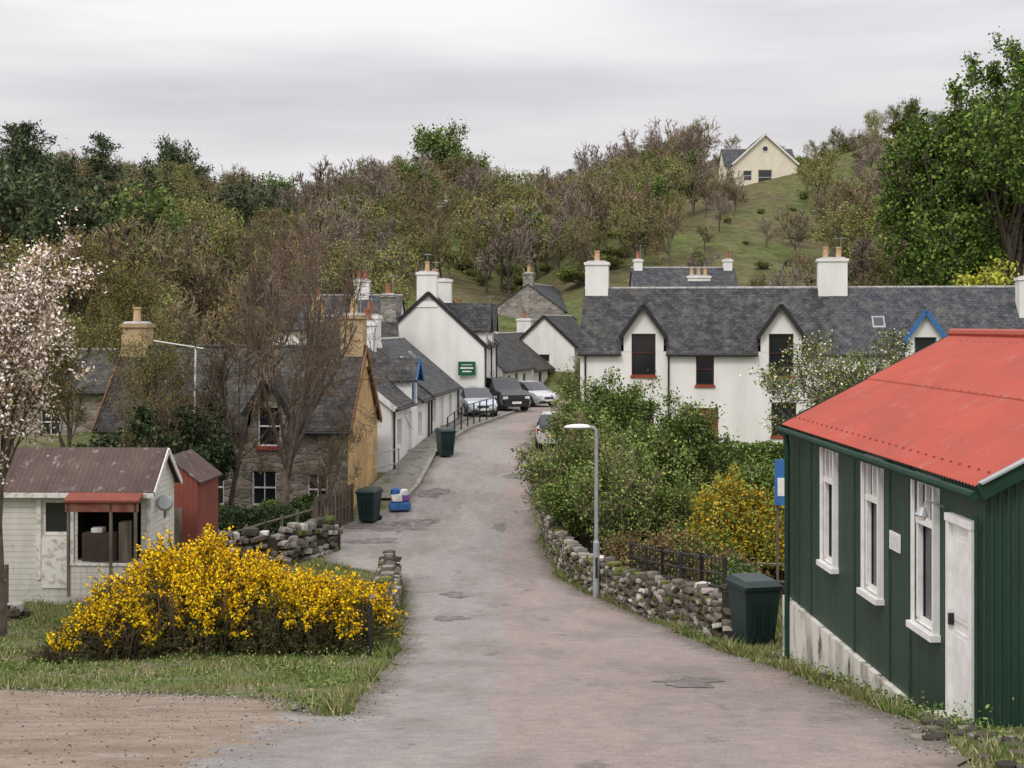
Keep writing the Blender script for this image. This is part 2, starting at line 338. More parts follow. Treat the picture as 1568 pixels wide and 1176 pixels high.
def G(x,y):
    x=np.asarray(x,float);y=np.asarray(y,float)
    z=R(y)
    dr=ss(0,2.2,x-RR(np.minimum(y,104))-.8)*ss(42,52,y)*(1-ss(74,90,y)); z=z*(1-dr)+(-6.2)*dr
    off=ss(.8,3,np.maximum(x-RR(np.clip(y,0,104)),np.where(y<40,-8-x,np.where(y<48,RL(np.clip(y,15,104)),-5.2)-x)))
    t=np.clip((y-88)/142,0,1)**.82
    xr=x*230/np.clip(y,120,230)
    h=-4.5+(ridge(xr)+4.5)*t
    h+=3.6*np.exp(-((x-33)**2+(y-180)**2)/420)
    h+=(1.3*np.sin(x*.09+y*.05)+1.0*np.sin(x*.17-y*.11+1))*ss(110,150,y)*(1-ss(225,260,y)*.6)
    h=np.where(y>240,h-(h-5)*ss(240,700,y),h)
    hb=ss(84,98,y)*np.where((x>-3)&(x<9),ss(92,112,y),1.); z=z*(1-hb)+h*hb
    near=off*(1-ss(60,90,y))
    z=z+near*(.07*np.sin(x*1.9+y*.7)+.05*np.sin(x*.8-y*2.1)+.03*np.sin(5*x+3*y))
    return z
def axis(parts): return np.unique(np.round(np.concatenate(parts),4))
ys=axis([np.arange(-30,110,.5),np.arange(110,260,2.5),np.geomspace(260,6000,30)])
xs=axis([np.arange(-20,20.1,.4),-np.geomspace(20,160,50),np.geomspace(20,160,50),-np.geomspace(160,4000,15),np.geomspace(160,4000,15)])
X,Y=np.meshgrid(xs,ys); Zg=G(X,Y); nx=len(xs); ny=len(ys)
idx=np.arange(nx*ny).reshape(ny,nx)
F=np.stack([idx[:-1,:-1],idx[:-1,1:],idx[1:,1:],idx[1:,:-1]],-1).reshape(-1,4)
npmesh('ground',[(np.stack([X.ravel(),Y.ravel(),Zg.ravel()],1),F,0)],[gndM],smooth=True)
def gz(x,y): return float(G(x,y))
EDG=[]
def strip(y0,y1,fl,fr,dz,nx=14,step=.5,rec=False,lopen=False,fade=False):
    yy=np.arange(y0,y1+1e-6,step); V=[]
    for y in yy:
        a=float(fl(y)); b_=float(fr(y))
        for i in range(nx+1):
            x=a+(b_-a)*i/nx; V.append((x,y,float(R(y))+dz))
            if rec: EDG.append(min(b_-x,9 if lopen else x-a) if not fade else min(b_-x,9))
    idn=np.arange(len(V)).reshape(len(yy),nx+1)
    return np.array(V),np.stack([idn[:-1,:-1],idn[:-1,1:],idn[1:,1:],idn[1:,:-1]],-1).reshape(-1,4)
jit=lambda y,s: .07*math.sin(y*2.3+s)+.05*math.sin(y*5.1+2*s)+.04*math.sin(y*11+s)
ro=npmesh('road',[(*strip(-10,14.5,lambda y:-14,lambda y:RR(y)+jit(y,1),.022,48,rec=True,lopen=True),0),(*strip(14.5,105,lambda y:RL(y)+jit(y,4),lambda y:RR(y)+jit(y,1),.022,18,rec=True),0),
    (*strip(14.5,17.5,lambda y:-14,lambda y:LB(y)+2*jit(y,2),.022,step=.25,rec=True,fade=True),0)],[roadM])
a=ro.data.attributes.new('edge_distance','FLOAT','POINT'); a.data.foreach_set('value',EDG)
PL=lambda y:np.interp(y,[47,52,60,68,71,76,92],[-5.6,-4.7,-3.75,-2.8,-4,-5,-3])
e=root('pavement'); npmesh('surface',[(*strip(48,92,PL,lambda y:RL(y)-.12,.10,5),0)],[pave],e)
npmesh('kerb',[(*strip(48,92,lambda y:RL(y)-.12,lambda y:RL(y)+.02,.115,1),0)],[kerbM],e)
mb=MB()
for i in range(88):
    y=48+i*.5; a,c=float(RL(y))+.02,float(RL(y+.5))+.02
    mb.poly([(a,y,float(R(y))-.02),(c,y+.5,float(R(y+.5))-.02),(c,y+.5,float(R(y+.5))+.115),(a,y,float(R(y))+.115)],kerbM)
mb.obj('kerb_face',e)
def patch(x,y,rx,ry,seed):
    r=random.Random(seed); V=[(x,y,float(R(y))+.03)]; n=40
    ph=[r.uniform(0,6) for _ in range(6)]
    for i in range(n):
        t=2*math.pi*i/n; k=1+.25*math.sin(2*t+ph[0])+.2*math.sin(3*t+ph[1])+.14*math.sin(5*t+ph[2])+.1*math.sin(9*t+ph[3])+.08*math.sin(14*t+ph[4])
        px,py=x+rx*k*math.cos(t),y+ry*k*math.sin(t); V.append((px,py,float(R(py))+.03))
    return V,[(0,i+1,(i+1)%n+1) for i in range(n)]
pp=[(-3.8,44.8,1.2,.8,1),(2.36,18.2,.42,.6,2),(-1.35,29.5,.3,.6,4),(-1.45,34,.3,.6,5),(-.4,44.6,.28,.45,6),(-2.9,49,.5,.8,8),(.1,51.5,.3,.6,13),(-4.4,42.5,.8,.5,14)]
allp=[(*map(np.array,patch(*p)),0) for p in pp]
npmesh('asphalt_repair_patches',allp,[patchM])
# ---------------------------------------------------------------- building kit
def window(mb,o,u,n,x,z,w,h,kind='sash',frame=wpaint,rec=.12,sill=None):
    o=Vector(o);u=Vector(u);n=Vector(n)
    P=lambda a,b_,c:o+u*a+n*b_+Vector((0,0,c))
    rm=mb.wallmat
    for q in ([(x,z),(x+w,z)],[(x,z+h),(x+w,z+h)],[(x,z),(x,z+h)],[(x+w,z),(x+w,z+h)]):
        (a,b_),(c,d)=q; mb.poly([P(a,0,b_),P(c,0,d),P(c,-rec-.06,d),P(a,-rec-.06,b_)],rm)
    if kind in('door','wdoor','browndoor'):
        dm={'door':frame,'wdoor':wpaint,'browndoor':browndoor}[kind]
        mb.ob(o,u,n,x,x+w,-rec-.05,-rec,z,z+h,dm)
        for k in (0,1):
            mb.ob(o,u,n,x+w*(.12+.42*k),x+w*(.46+.42*k),-rec,-rec+.012,z+h*.1,z+h*.45,dm)
            mb.ob(o,u,n,x+w*(.12+.42*k),x+w*(.46+.42*k),-rec,-rec+.012,z+h*.52,z+h*.9,dm)
    elif kind=='dark':
        mb.poly([P(x,-rec-.05,z),P(x+w,-rec-.05,z),P(x+w,-rec-.05,z+h),P(x,-rec-.05,z+h)],darkint)
    else:
        mb.poly([P(x,-rec-.03,z),P(x+w,-rec-.03,z),P(x+w,-rec-.03,z+h),P(x,-rec-.03,z+h)],glassM)
        t=.055
        mb.ob(o,u,n,x,x+t,-rec-.028,-rec+.02,z,z+h,frame); mb.ob(o,u,n,x+w-t,x+w,-rec-.028,-rec+.02,z,z+h,frame)
        mb.ob(o,u,n,x+t,x+w-t,-rec-.028,-rec+.018,z,z+t,frame); mb.ob(o,u,n,x+t,x+w-t,-rec-.028,-rec+.018,z+h-t,z+h,frame)
        if kind!='hall': mb.ob(o,u,n,x+t,x+w-t,-rec-.027,-rec+.03,z+h*.5-.025,z+h*.5+.025,frame)
        if kind=='sash4': mb.ob(o,u,n,x+w/2-.015,x+w/2+.015,-rec-.026,-rec+.01,z+t,z+h-t,frame)
    if sill: mb.ob(o,u,n,x-.06,x+w+.06,-rec,.07,z-.12,z+.005,sill)
def panel(mb,o,u,n,Lx,z0,z1,ops,mat,x0=0):
    o=Vector(o);u=Vector(u)
    X=sorted({x0,Lx}|{a for q in ops for a in(q[0],q[0]+q[2]) if x0<a<Lx}); Zs=sorted({z0,z1}|{a for q in ops for a in(q[1],q[1]+q[3]) if z0<a<z1})
    for i in range(len(X)-1):
        for j in range(len(Zs)-1):
            cx=(X[i]+X[i+1])/2; cz=(Zs[j]+Zs[j+1])/2
            if any(q[0]<cx<q[0]+q[2] and q[1]<cz<q[1]+q[3] for q in ops): continue
            mb.poly([o+u*X[i]+Vector((0,0,Zs[j])),o+u*X[i+1]+Vector((0,0,Zs[j])),o+u*X[i+1]+Vector((0,0,Zs[j+1])),o+u*X[i]+Vector((0,0,Zs[j+1]))],mat)
def chimney(e,x,y,z0,z1,w,d,mat,pots,pot,name='chimney'):
    mb=MB(); mb.box(x-w/2,x+w/2,y-d/2,y+d/2,z0,z1,mat); 
    mb.box(x-w/2-.05,x+w/2+.05,y-d/2-.05,y+d/2+.05,z0,z0+.35*(z1-z0)*.5,mat,.96)
    mb.box(x-w/2-.06,x+w/2+.06,y-d/2-.06,y+d/2+.06,z1,z1+.14,mat); mb.box(x-w/2+.03,x+w/2-.03,y-d/2+.03,y+d/2-.03,z1+.14,z1+.22,ridgeM,.8)
    for i in range(pots):
        px=x+((i+.5)/pots-.5)*w*.9; mb.tube((px,y,z1+.18),(px,y,z1+.68),.15,.115,pot,10); mb.tube((px,y,z1+.66),(px,y,z1+.74),.145,.145,pot,10); mb.tube((px,y,z1+.74),(px,y,z1+.745),.1,.1,black,10)
    if pots>1 or w<.85:
        ax=x+w*.3; mb.tube((ax,y,z1),(ax,y,z1+1.2),.016,.013,galv,5); mb.tube((ax-.4,y,z1+1.15),(ax+.4,y,z1+1.15),.012,.012,galv,4)
        for k in range(5): mb.tube((ax-.36+k*.18,y-.2,z1+1.15),(ax-.36+k*.18,y+.2,z1+1.15),.008,.008,galv,4)
    return mb.obj(name,e)
def house(name,loc,rot,Lx,W,he,hr,wall,roof,front=[],left=[],right=[],chim=[],dorm=[],over=.2,verge=.1,frame=wpaint,sill=None,trim=black,gwall=None,pipes=[],ridgec=ridgeM,barge=None,rwall=None,skylights=[]):
    e=root(name,loc,math.radians(rot)); mb=MB(); mb.wallmat=wall
    sl=(hr-he)/(W/2); fo=[q for q in front]
    for dq in dorm:
        x,w,ez,az,ww,z0,z1=dq[:7]; fo.append((x-ww/2,z0,ww,z1-z0,'_'))
    panel(mb,(0,0,0),(1,0,0),(0,-1,0),Lx,-2,he,fo,wall)
    gw=gwall or wall; rw=rwall or gw
    panel(mb,(0,W,0),(0,-1,0),(-1,0,0),W,-2,he,left,gw); mb.poly([(0,0,he),(0,W,he),(0,W/2,hr)],gw)
    panel(mb,(Lx,0,0),(0,1,0),(1,0,0),W,-2,he,right,rw); mb.poly([(Lx,0,he),(Lx,W,he),(Lx,W/2,hr)],rw)
    panel(mb,(0,W,0),(1,0,0),(0,1,0),Lx,-2,he,[],wall)
    mb.obj('walls',e)
    mb=MB(); mb.wallmat=wall
    for q in front: window(mb,(0,0,0),(1,0,0),(0,-1,0),*q[:4],kind=q[4],frame=frame,sill=sill if 'door' not in q[4] else None)
    mb.wallmat=gw
    for q in left: window(mb,(0,W,0),(0,-1,0),(-1,0,0),*q[:4],kind=q[4],frame=frame,sill=sill)
    for q in right: window(mb,(Lx,0,0),(0,1,0),(1,0,0),*q[:4],kind=q[4],frame=frame,sill=sill)
    mb.wallmat=wall
    for dq in dorm: 
        x,w,ez,az,ww,z0,z1=dq[:7]; window(mb,(0,-.01,0),(1,0,0),(0,-1,0),x-ww/2,z0,ww,z1-z0,kind='sash',frame=dq[7] if len(dq)>7 else frame,sill=redsill if sill else None)
    if mb.v: mb.obj('windows_and_doors',e)
    mb=MB(); th=.07
    def slab(x0,x1,y0,y1,front=True):
        f=(lambda y:he+sl*y) if front else (lambda y:he+sl*(W-y))
        P=[(x0,y0,f(y0)+.01),(x1,y0,f(y0)+.01),(x1,y1,f(y1)+.01),(x0,y1,f(y1)+.01)]
        mb.hexa(P+[(a,b_,c+th) for a,b_,c in P],roof)
    x=-verge
    for dq in sorted(dorm,key=lambda q:q[0]):
        d0,d1=dq[0]-dq[1]/2,dq[0]+dq[1]/2; slab(x,d0,-over,W/2); slab(d0,d1,.3,W/2); x=d1
    slab(x,Lx+verge,-over,W/2); 
    slab(-verge,Lx+verge,W/2,W+over,False)
    k=int(Lx/.45)
    for i in range(k):
        xa=-verge+(Lx+2*verge)*i/k; xb=-verge+(Lx+2*verge)*(i+1)/k; mb.tube((xa,W/2,hr+.06),(xb-.02,W/2,hr+.06),.085,.085,ridgec,6)
    for sx_,sy_ in skylights:
        P=[(sx_,sy_,he+sl*sy_+.09),(sx_+.6,sy_,he+sl*sy_+.09),(sx_+.6,sy_+.6,he+sl*(sy_+.6)+.09),(sx_,sy_+.6,he+sl*(sy_+.6)+.09)]; mb.hexa(P+[(a,b_,c+.04) for a,b_,c in P],galv)
        P=[(sx_+.07,sy_+.07,he+sl*(sy_+.07)+.135),(sx_+.53,sy_+.07,he+sl*(sy_+.07)+.135),(sx_+.53,sy_+.53,he+sl*(sy_+.53)+.135),(sx_+.07,sy_+.53,he+sl*(sy_+.53)+.135)]; mb.poly(P,glassM)
    mb.obj('roof',e)
    mb=MB(); zg=he-over*sl
    x=-verge
    for dq in sorted(dorm,key=lambda q:q[0]):
        d0,d1=dq[0]-dq[1]/2,dq[0]+dq[1]/2; mb.tube((x,-over-.04,zg+.0),(d0,-over-.04,zg+.0),.06,.06,trim,6); x=d1
    mb.tube((x,-over-.04,zg),(Lx+verge,-over-.04,zg),.06,.06,trim,6)
    for p in pipes: mb.tube((p,-.08,-1),(p,-.08,zg-.02),.045,.045,trim,6)
    if barge:
        for gx in (-verge-.03,Lx+verge+.03):
            mb.beam((gx,-over,zg+.02),(gx,W/2,hr+.04),.05,.2,barge); mb.beam((gx,W+over,zg+.02),(gx,W/2,hr+.04),.05,.2,barge)
    mb.obj('gutters_and_trim',e)
    for i,dq in enumerate(dorm):
        x,w,ez,az,ww,z0,z1=dq[:7]; bm=dq[8] if len(dq)>8 else black; mb=MB(); y0=-.012; h=w/2-.12
        panel(mb,(x-h,y0,0),(1,0,0),(0,-1,0),2*h,he-.01,ez,[(h-ww/2,he-1,ww,z1-he+1)],wall); 
        mb.poly([(x-h,y0,ez),(x+h,y0,ez),(x+h*.02,y0,az-.05),(x-h*.02,y0,az-.05)],wall)
        for s in (-1,1):
            yb=(ez-he)/sl; mb.poly([(x+s*h,y0,he-.3),(x+s*h,y0,ez),(x+s*h,yb+.1,ez)],wall)
            ds=(az-ez)/h; ex=w/2+.06; zz=az-ds*ex; ya=(az-he)/sl+.1; yb=max((zz-he)/sl,0)+.05
            P=[(x,-.25,az),(x+s*ex,-.25,zz),(x+s*ex,yb,zz),(x,ya,az)]
            mb.hexa(P+[(a,b_,c+.07) for a,b_,c in P],roof)
            mb.beam((x,-.27,az+.02),(x+s*ex,-.27,zz+.02),.04,.2,bm)
        mb.obj('dormer',e)
    for q in chim: chimney(e,*q)
    return e
tb=-6.25
house('white_cottage_terrace',(3.3,66.3,tb),-8,12.1,7,4.9,7.95,white,slateA,
  front=[(5.55,3.3,.85,1.5,'sash'),(5.5,.1,1.1,2.1,'browndoor'),(2.4,.9,1.15,1.6,'sash'),(9.1,.9,1.15,1.6,'sash')],
  dorm=[(3.05,2.15,5.75,7.1,1.15,3.75,5.9),(9.55,2.15,5.75,7.1,1.15,3.75,5.9)],frame=dkred,sill=redsill,pipes=[4.25,.25],
  chim=[(.55,3.5,6.9,9.2,1.15,.9,white,1,potM)])
house('slate_roofed_cottage',(15.3,64.6,tb),-8,13,7,4.9,7.95,white,slateC,
  front=[(3.6,.9,1.15,1.6,'sash'),(8,.9,1.15,1.6,'sash'),(6,.1,1.1,2.1,'browndoor')],dorm=[(4.05,1.9,5.6,6.8,1.0,4.0,5.7,bluep,bluep)],
  chim=[(.1,3.5,6.9,9.3,1.4,1.0,white,2,potM),(9.4,2.2,5.9,8.3,1.5,.9,white,2,potR)],pipes=[7],skylights=[(1.8,1.2)])
house('cottage_with_brick_chimneys',(8.6,95,-3),0,7.2,6,4.6,6.9,greyst,slateC,chim=[(.4,3,6.3,7.4,.6,.6,white,1,potR),(6.8,3,6.3,7.4,.6,.6,white,1,potR),(4.6,2,5.4,6.2,1.6,.6,white,3,potM)])
house('stone_cottage',(-5.5-8.6*.997,46+8.6*.08,-6.75),-4.6,8.6,5.5,3.25,5.85,stone,slateB,
  front=[(3.5,.6,.85,1.2,'sash4'),(5.3,.6,.85,1.2,'sash4'),(1.2,0,1.,2.,'wdoor'),(7.2,.6,.7,1.1,'sash4')],
  dorm=[(5.9,1.5,3.9,4.9,.8,2.6,3.95)],chim=[(8.25,2.75,5.2,6.9,.8,.75,chimO,1,potM),(.35,2.75,5.2,6.6,.9,.8,chimO,1,potM)],gwall=ochre,barge=browndoor,sill=ridgeM,ridgec=slateB)
house('slate_cottage',(-26,61,-6),0,11,6,3.,4.7,stone,slateB,front=[(2,1,.9,1.2,'sash4'),(5,1,.9,1.2,'sash4')],chim=[(.4,3,4.3,5.6,.8,.7,chimO,1,potM)])
house('white_cottage',(-4.6,52.2,-5.6),90-6.7,8,5.4,2.45,4.6,white,slateA,front=[(1.2,.75,.8,1.1,'sash'),(3.2,0,.95,2.,'door'),(5.6,.75,.8,1.1,'sash')],
  dorm=[(4.6,1.5,3.4,4.1,.9,2.2,3.4,bluep,bluep)],chim=[(7.8,2.7,4.1,5.5,.9,.8,white,2,potR)],barge=wpaint,frame=wpaint,skylights=[(1.6,1.1)],pipes=[.2,7.7])
house('roadside_cottage',(-3.66,60.2,-5.2),90-6.7,8,5.4,2.15,4.4,white,slateC,front=[(1,.7,.8,1.1,'sash'),(3,0,.95,1.95,'door'),(5.5,.7,.8,1.1,'sash')],
  chim=[(.4,2.7,4.1,5.4,.8,.8,white,1,potR)],rwall=stone,skylights=[(2,1.1),(5,1.3)],pipes=[.3,7.8])
house('white_village_inn',(-1.55,76,-5.2),90-3,10,6.2,4.0,6.85,white,slateA,front=[(1,.8,.9,1.5,'sash'),(3,0,1,2.1,'door'),(5,.8,.9,1.5,'sash'),(7.6,.8,.9,1.5,'sash')],
  left=[(1.2,3.1,.6,.9,'sash')],dorm=[(2.2,1.8,5.0,6.3,.9,3.2,5.0),(7.2,1.8,5.0,6.3,.9,3.2,5.0)],chim=[(.35,3.2,6.1,7.9,.7,1.1,white,1,potM),(3.5,3.1,6.2,7.6,.8,1.9,white,2,potM)],frame=black,pipes=[.2,5,9.7],verge=.03,barge=black)
house('low_white_cottage',(-.6,87,-5.3),90-13,9,6,2.35,5.0,white,slateA,front=[(1.5,.8,.9,1.1,'sash'),(3.6,0,.95,2,'door'),(6,.8,.9,1.1,'sash')],chim=[(.4,3,4.4,6.1,.7,1.1,white,2,potR),(8.6,3,4.4,6.,.7,1.1,white,1,potR)],frame=black,skylights=[(3,1.5)])
house('low_white_cottage',(1.5,96.5,-5.4),90-16,9,6,2.2,4.6,white,slateB,front=[(1.5,.8,.9,1.1,'sash'),(4,0,.95,2,'door'),(6.5,.8,.9,1.1,'sash')],chim=[(8.6,3,4.2,5.6,.7,1.1,white,1,potR)],frame=black)
house('grey_stone_house',(4.3,112,-4),90-14,10,6.2,5.0,7.2,greyst,slateC,left=[(2.7,3.4,.8,1.1,'sash')],chim=[(.4,3.1,6.4,8.0,.7,.8,greyst,1,potM)])
house('white_gabled_house',(4.6,101,-5.2),90-17,8,4.6,3.6,5.7,white,slateA,left=[(1.9,1.8,.8,1.1,'sash')],front=[(3,1.5,.8,1.1,'sash')],barge=black)
house('slate_roofed_house',(-15.5,84,-3.5),0,8.5,6,3.2,5.2,white,slateA,front=[(2,1,.9,1.2,'sash'),(5,1,.9,1.2,'sash')],chim=[(6,3,4.8,6.1,.9,.8,white,2,potR),(.4,3,4.8,6.1,.9,.8,greyst,1,potM)])
house('slate_roofed_house',(-10.5,71,-5),8,4.6,5,3.6,5.3,greyst,slateB,front=[(1.6,1.8,.9,1.2,'sash')],chim=[(4.2,2.5,4.9,6.4,.8,.8,greyst,1,potR),(.4,2.5,4.9,6.2,.8,.8,chimO,1,potR)])
hz=17.6
e=house('cream_hillside_house',(36.6,176,hz),90,10,8.2,2.9,6.6,cream,slateC,left=[(1.3,.7,1.1,1.3,'sash'),(3.2,.2,1.8,1.9,'sash')],verge=.3,barge=wpaint,front=[(4,.8,1,1.2,'sash')])
mb=MB(); mb.tube((-.02,4.1,4.8),(-.06,4.1,4.8),.42,.42,wpaint,16); mb.tube((-.06,4.1,4.8),(-.07,4.1,4.8),.33,.33,glassM,16); mb.obj('round_window',e)
e2=house('wing',(27.9,180,hz),0,9.3,5,3.2,5.5,cream,slateC,frame=wpaint,front=[(.3,1,.8,1.2,'sash')]); e2.parent=e
e2.matrix_parent_inverse=Matrix.LocRotScale(e.location,e.rotation_euler,None).inverted()
# ---- green corrugated hall
hall=root('green_corrugated_hall',(4.41,22.0,0),math.atan2(-.9994,.0337))
HL=8.35; HW=5.4; he=-1.63; hr=-.24
wins=[(2.38,-3.37,.62,1.62),(4.42,-3.38,.64,1.64),(6.40,-3.37,.66,1.62)]
mb=MB(); mb.wallmat=greenwall
ops=[(*w,'s') for w in wins]+[(7.56,-4.12,.62,2.05,'d')]
panel(mb,(0,0,0),(1,0,0),(0,-1,0),HL,-4.35,he,ops,greenwall)
panel(mb,(0,0,0),(1,0,0),(0,-1,0),HL,-7,-4.35,[],plinth)
panel(mb,(0,HW,0),(0,-1,0),(-1,0,0),HW,-7,he,[],greenwall); mb.poly([(0,0,he),(0,HW,he),(0,HW/2,hr)],greenwall)
panel(mb,(0,HW,0),(1,0,0),(0,1,0),HL,-7,he,[],greenwall)
mb.ob((0,0,0),(1,0,0),(0,-1,0),0,7.4,.003,.07,-7,-4.36,plinth)
mb.box(-.05,-.001,-.06,HW,-7,-4.4,plinth)
for i in range(12):
    x=.02+i*.76
    if any(q[0]-.12<x<q[0]+q[2]+.1 for q in ops): continue
    mb.ob((0,0,0),(1,0,0),(0,-1,0),x,x+.03,.002,.012,-4.35,he-.02,greenwall)
mb.obj('walls',hall)
curt=M('net_curtain',(.34,.35,.35),(.10,.11,.11),9,.9,stretch=(6,6,.6))
U=((0,0,0),(1,0,0),(0,-1,0))
mb=MB(); mb.wallmat=wpaint
for (x,z,w,h) in wins:
    window(mb,(0,-.045,0),(1,0,0),(0,-1,0),x,z,w,h,'hall',wpaint,rec=.05)
    for a,b_,c,d in ((x-.05,x,z-.02,z+h+.04),(x+w,x+w+.05,z-.02,z+h+.04),(x-.05,x+w+.05,z+h,z+h+.06),(x-.08,x+w+.08,z-.09,z-.02)):
        pr=.075 if d-c>.5 else (.082 if c>z else .12)
        mb.ob(*U,a,b_,.002,pr,c,d,wpaint)
    mb.ob(*U,x+.06,x+w-.06,-.05,-.038,z+.1,z+h*.6,curt)
    mb.ob(*U,x+.05,x+w-.05,-.02,.05,z+h*.69,z+h*.73,wpaint)
    mb.ob(*U,x+w/2-.018,x+w/2+.018,-.02,.03,z+h*.73,z+h-.05,wpaint)
    mb.ob(*U,x+.05,x+.10,-.02,.04,z+.05,z+h*.69,wpaint); mb.ob(*U,x+w-.10,x+w-.05,-.02,.04,z+.05,z+h*.69,wpaint)
mb.obj('windows',hall)
mb=MB()
mb.ob(*U,7.50,7.58,.0,.08,-4.12,-2.08,wpaint); mb.ob(*U,8.16,8.24,.0,.08,-4.12,-2.08,wpaint); mb.ob(*U,7.49,8.25,.0,.09,-2.08,-2.0,wpaint)
mb.ob(*U,7.58,8.16,-.06,.03,-4.10,-2.08,wpaint)
for c,d in ((-3.98,-3.2),(-3.1,-2.2)):
    mb.ob(*U,7.66,8.08,.03,.042,c,d,wpaint); mb.ob(*U,7.70,8.04,.042,.046,c+.05,d-.05,wpaint)
mb.ob(*U,7.60,7.63,.03,.09,-3.16,-3.04,black)
mb.ob(*U,7.4,8.3,.0,.28,-4.3,-4.12,plinth)
mb.obj('door',hall,bevel=.006)
def corr(name,parent,o,u,v,n,ul,v0,v1,mat,amp=.011,pitch=.09,rows=1):
    k=int(ul/pitch*6); us=np.linspace(0,ul,k+1); o=np.array(o,float);u=np.array(u,float);v=np.array(v,float);n=np.array(n,float); V=[]
    for a in us:
        off=amp*math.sin(2*math.pi*a/pitch)
        for r in range(rows+1):
            b_=v0(a)+(v1(a)-v0(a))*r/rows; V.append(o+u*a+v*b_+n*off)
    I=np.arange(len(V)).reshape(k+1,rows+1); F=np.stack([I[:-1,:-1],I[1:,:-1],I[1:,1:],I[:-1,1:]],-1).reshape(-1,4)
    ob=npmesh(name,[(np.array(V),F,0)],[mat],parent,smooth=True); auto_uv(ob.data); return ob
sl=(hr-he)/(HW/2); c_=1/math.sqrt(1+sl*sl); vv=(0,c_,sl*c_); nn=(0,-sl*c_,c_); OV=.08; ln=(HW/2+OV)/c_
corr('roof_front_slope',hall,(-.02,-OV,he-OV*sl+.05),(1,0,0),vv,nn,HL+.14,lambda a:0,lambda a:ln*.52,redroof)
corr('roof_front_upper',hall,(-.02,-OV+ln*.5*c_,he-OV*sl+.064+ln*.5*sl*c_),(1,0,0),vv,nn,HL+.14,lambda a:0,lambda a:ln*.5,redroof)
corr('roof_back_slope',hall,(-.02,HW+OV,he-OV*sl+.05),(1,0,0),(0,-c_,sl*c_),(0,sl*c_,c_),HL+.14,lambda a:0,lambda a:ln,redroof)
corr('gable_wall',hall,(HL,0,0),(0,1,0),(0,0,1),(1,0,0),HW,lambda a:-7,lambda a:he+sl*min(a,HW-a),greenwall,.012,.08)
mb=MB(); mb.tube((-.04,HW/2,hr+.08),(HL+.14,HW/2,hr+.08),.075,.075,redroof,8)
rivet=M('rusty_roof_bolts',(.26,.07,.045),(.2,.06,.045))
for yy in (.12,1.32,2.5):
    for k in range(31): 
        x=.09+k*.27; z=he+sl*yy+.066; mb.box(x-.011,x+.011,yy-.011,yy+.011,z-.01,z+.012,rivet)
for y0 in (-OV,HW+OV): mb.beam((HL+.13,y0,he-OV*sl+.0),(HL+.13,HW/2,hr+.0),.03,.16,dgreen); mb.beam((HL+.13,y0,he-OV*sl+.09),(HL+.13,HW/2,hr+.09),.10,.02,galv)
for y0 in (-OV,HW+OV): mb.beam((-.03,y0,he-OV*sl),(-.03,HW/2,hr),.03,.14,dgreen)
mb.tube((-.02,-OV-.04,he-.07),(HL+.1,-OV-.04,he-.08),.05,.05,dgreen,8)
mb.tube((.45,-.1,-7),(.45,-.1,he-.3),.045,.045,dgreen,8); mb.tube((.45,-.1,he-.3),(.45,-.13,he-.1),.045,.045,dgreen,8)
mb.tube((8.31,-.05,-4.3),(8.31,-.05,he-.3),.025,.025,dgreen,8)
mb.obj('gutter_and_trim',hall)
mb=MB(); mb.ob(*U,5.42,5.80,.01,.03,-2.72,-2.5,wpaint); mb.ob(*U,5.45,5.77,.031,.034,-2.69,-2.53,M('sign_face',(.5,.5,.55),(.75,.75,.72),40))
mb.obj('notice_plaque',hall)
mb=MB(); mb.tube((7.25,0,-1.98),(7.25,-.2,-1.90),.012,.012,galv); mb.tube((7.25,-.2,-1.9),(7.25,-.23,-2.0),.012,.012,galv); mb.tube((7.25,-.23,-1.98),(7.25,-.25,-2.07),.025,.075,galv,12); mb.tube((7.25,-.25,-2.07),(7.25,-.252,-2.12),.06,.04,wpaint,10)
mb.obj('wall_light',hall)
# ---- white shed, left
sh=root('white_wooden_shed',(-12.85,32.2,-6.0),math.radians(-2))
mb=MB(); mb.wallmat=clap; SL=4.42; SW=1.9
so=[(1.85,1.05,.62,.8,'sash'),(2.68,.45,1.5,1.35,'dark')]
panel(mb,(0,0,0),(1,0,0),(0,-1,0),SL,-1,2.15,so,clap)
panel(mb,(0,SW,0),(0,-1,0),(-1,0,0),SW,-1,2.15,[],clap); mb.poly([(0,0,2.15),(0,SW,2.15),(0,SW/2,2.95)],clap)
panel(mb,(SL,0,0),(0,1,0),(1,0,0),SW,-1,2.15,[(1.0,1.2,.5,.6,'s')],clap); mb.poly([(SL,0,2.15),(SL,SW,2.15),(SL,SW/2,2.95)],clap)
panel(mb,(0,SW,0),(1,0,0),(0,1,0),SL,-1,2.15,[],clap)
window(mb,(0,0,0),(1,0,0),(0,-1,0),*so[0][:4],'hall',oldwp,.05); window(mb,(SL,0,0),(0,1,0),(1,0,0),1.0,1.2,.5,.6,'sash',oldwp,.05)
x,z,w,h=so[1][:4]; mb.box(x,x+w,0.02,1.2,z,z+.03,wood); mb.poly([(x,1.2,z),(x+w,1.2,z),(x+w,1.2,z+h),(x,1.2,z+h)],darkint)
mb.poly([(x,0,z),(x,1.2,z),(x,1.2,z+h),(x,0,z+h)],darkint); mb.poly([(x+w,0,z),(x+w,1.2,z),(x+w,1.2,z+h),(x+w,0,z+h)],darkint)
for a in (1.72,2.5): mb.ob(*U,a,a+.1,.003,.04,.0,2.1,oldwp)
mb.ob(*U,1.83,2.49,.002,.03,-.2,.95,oldwp)
mb.ob(*U,SL-.1,SL+.0,.004,.05,-.5,2.12,oldwp)
mb.obj('walls',sh)
mb=MB()
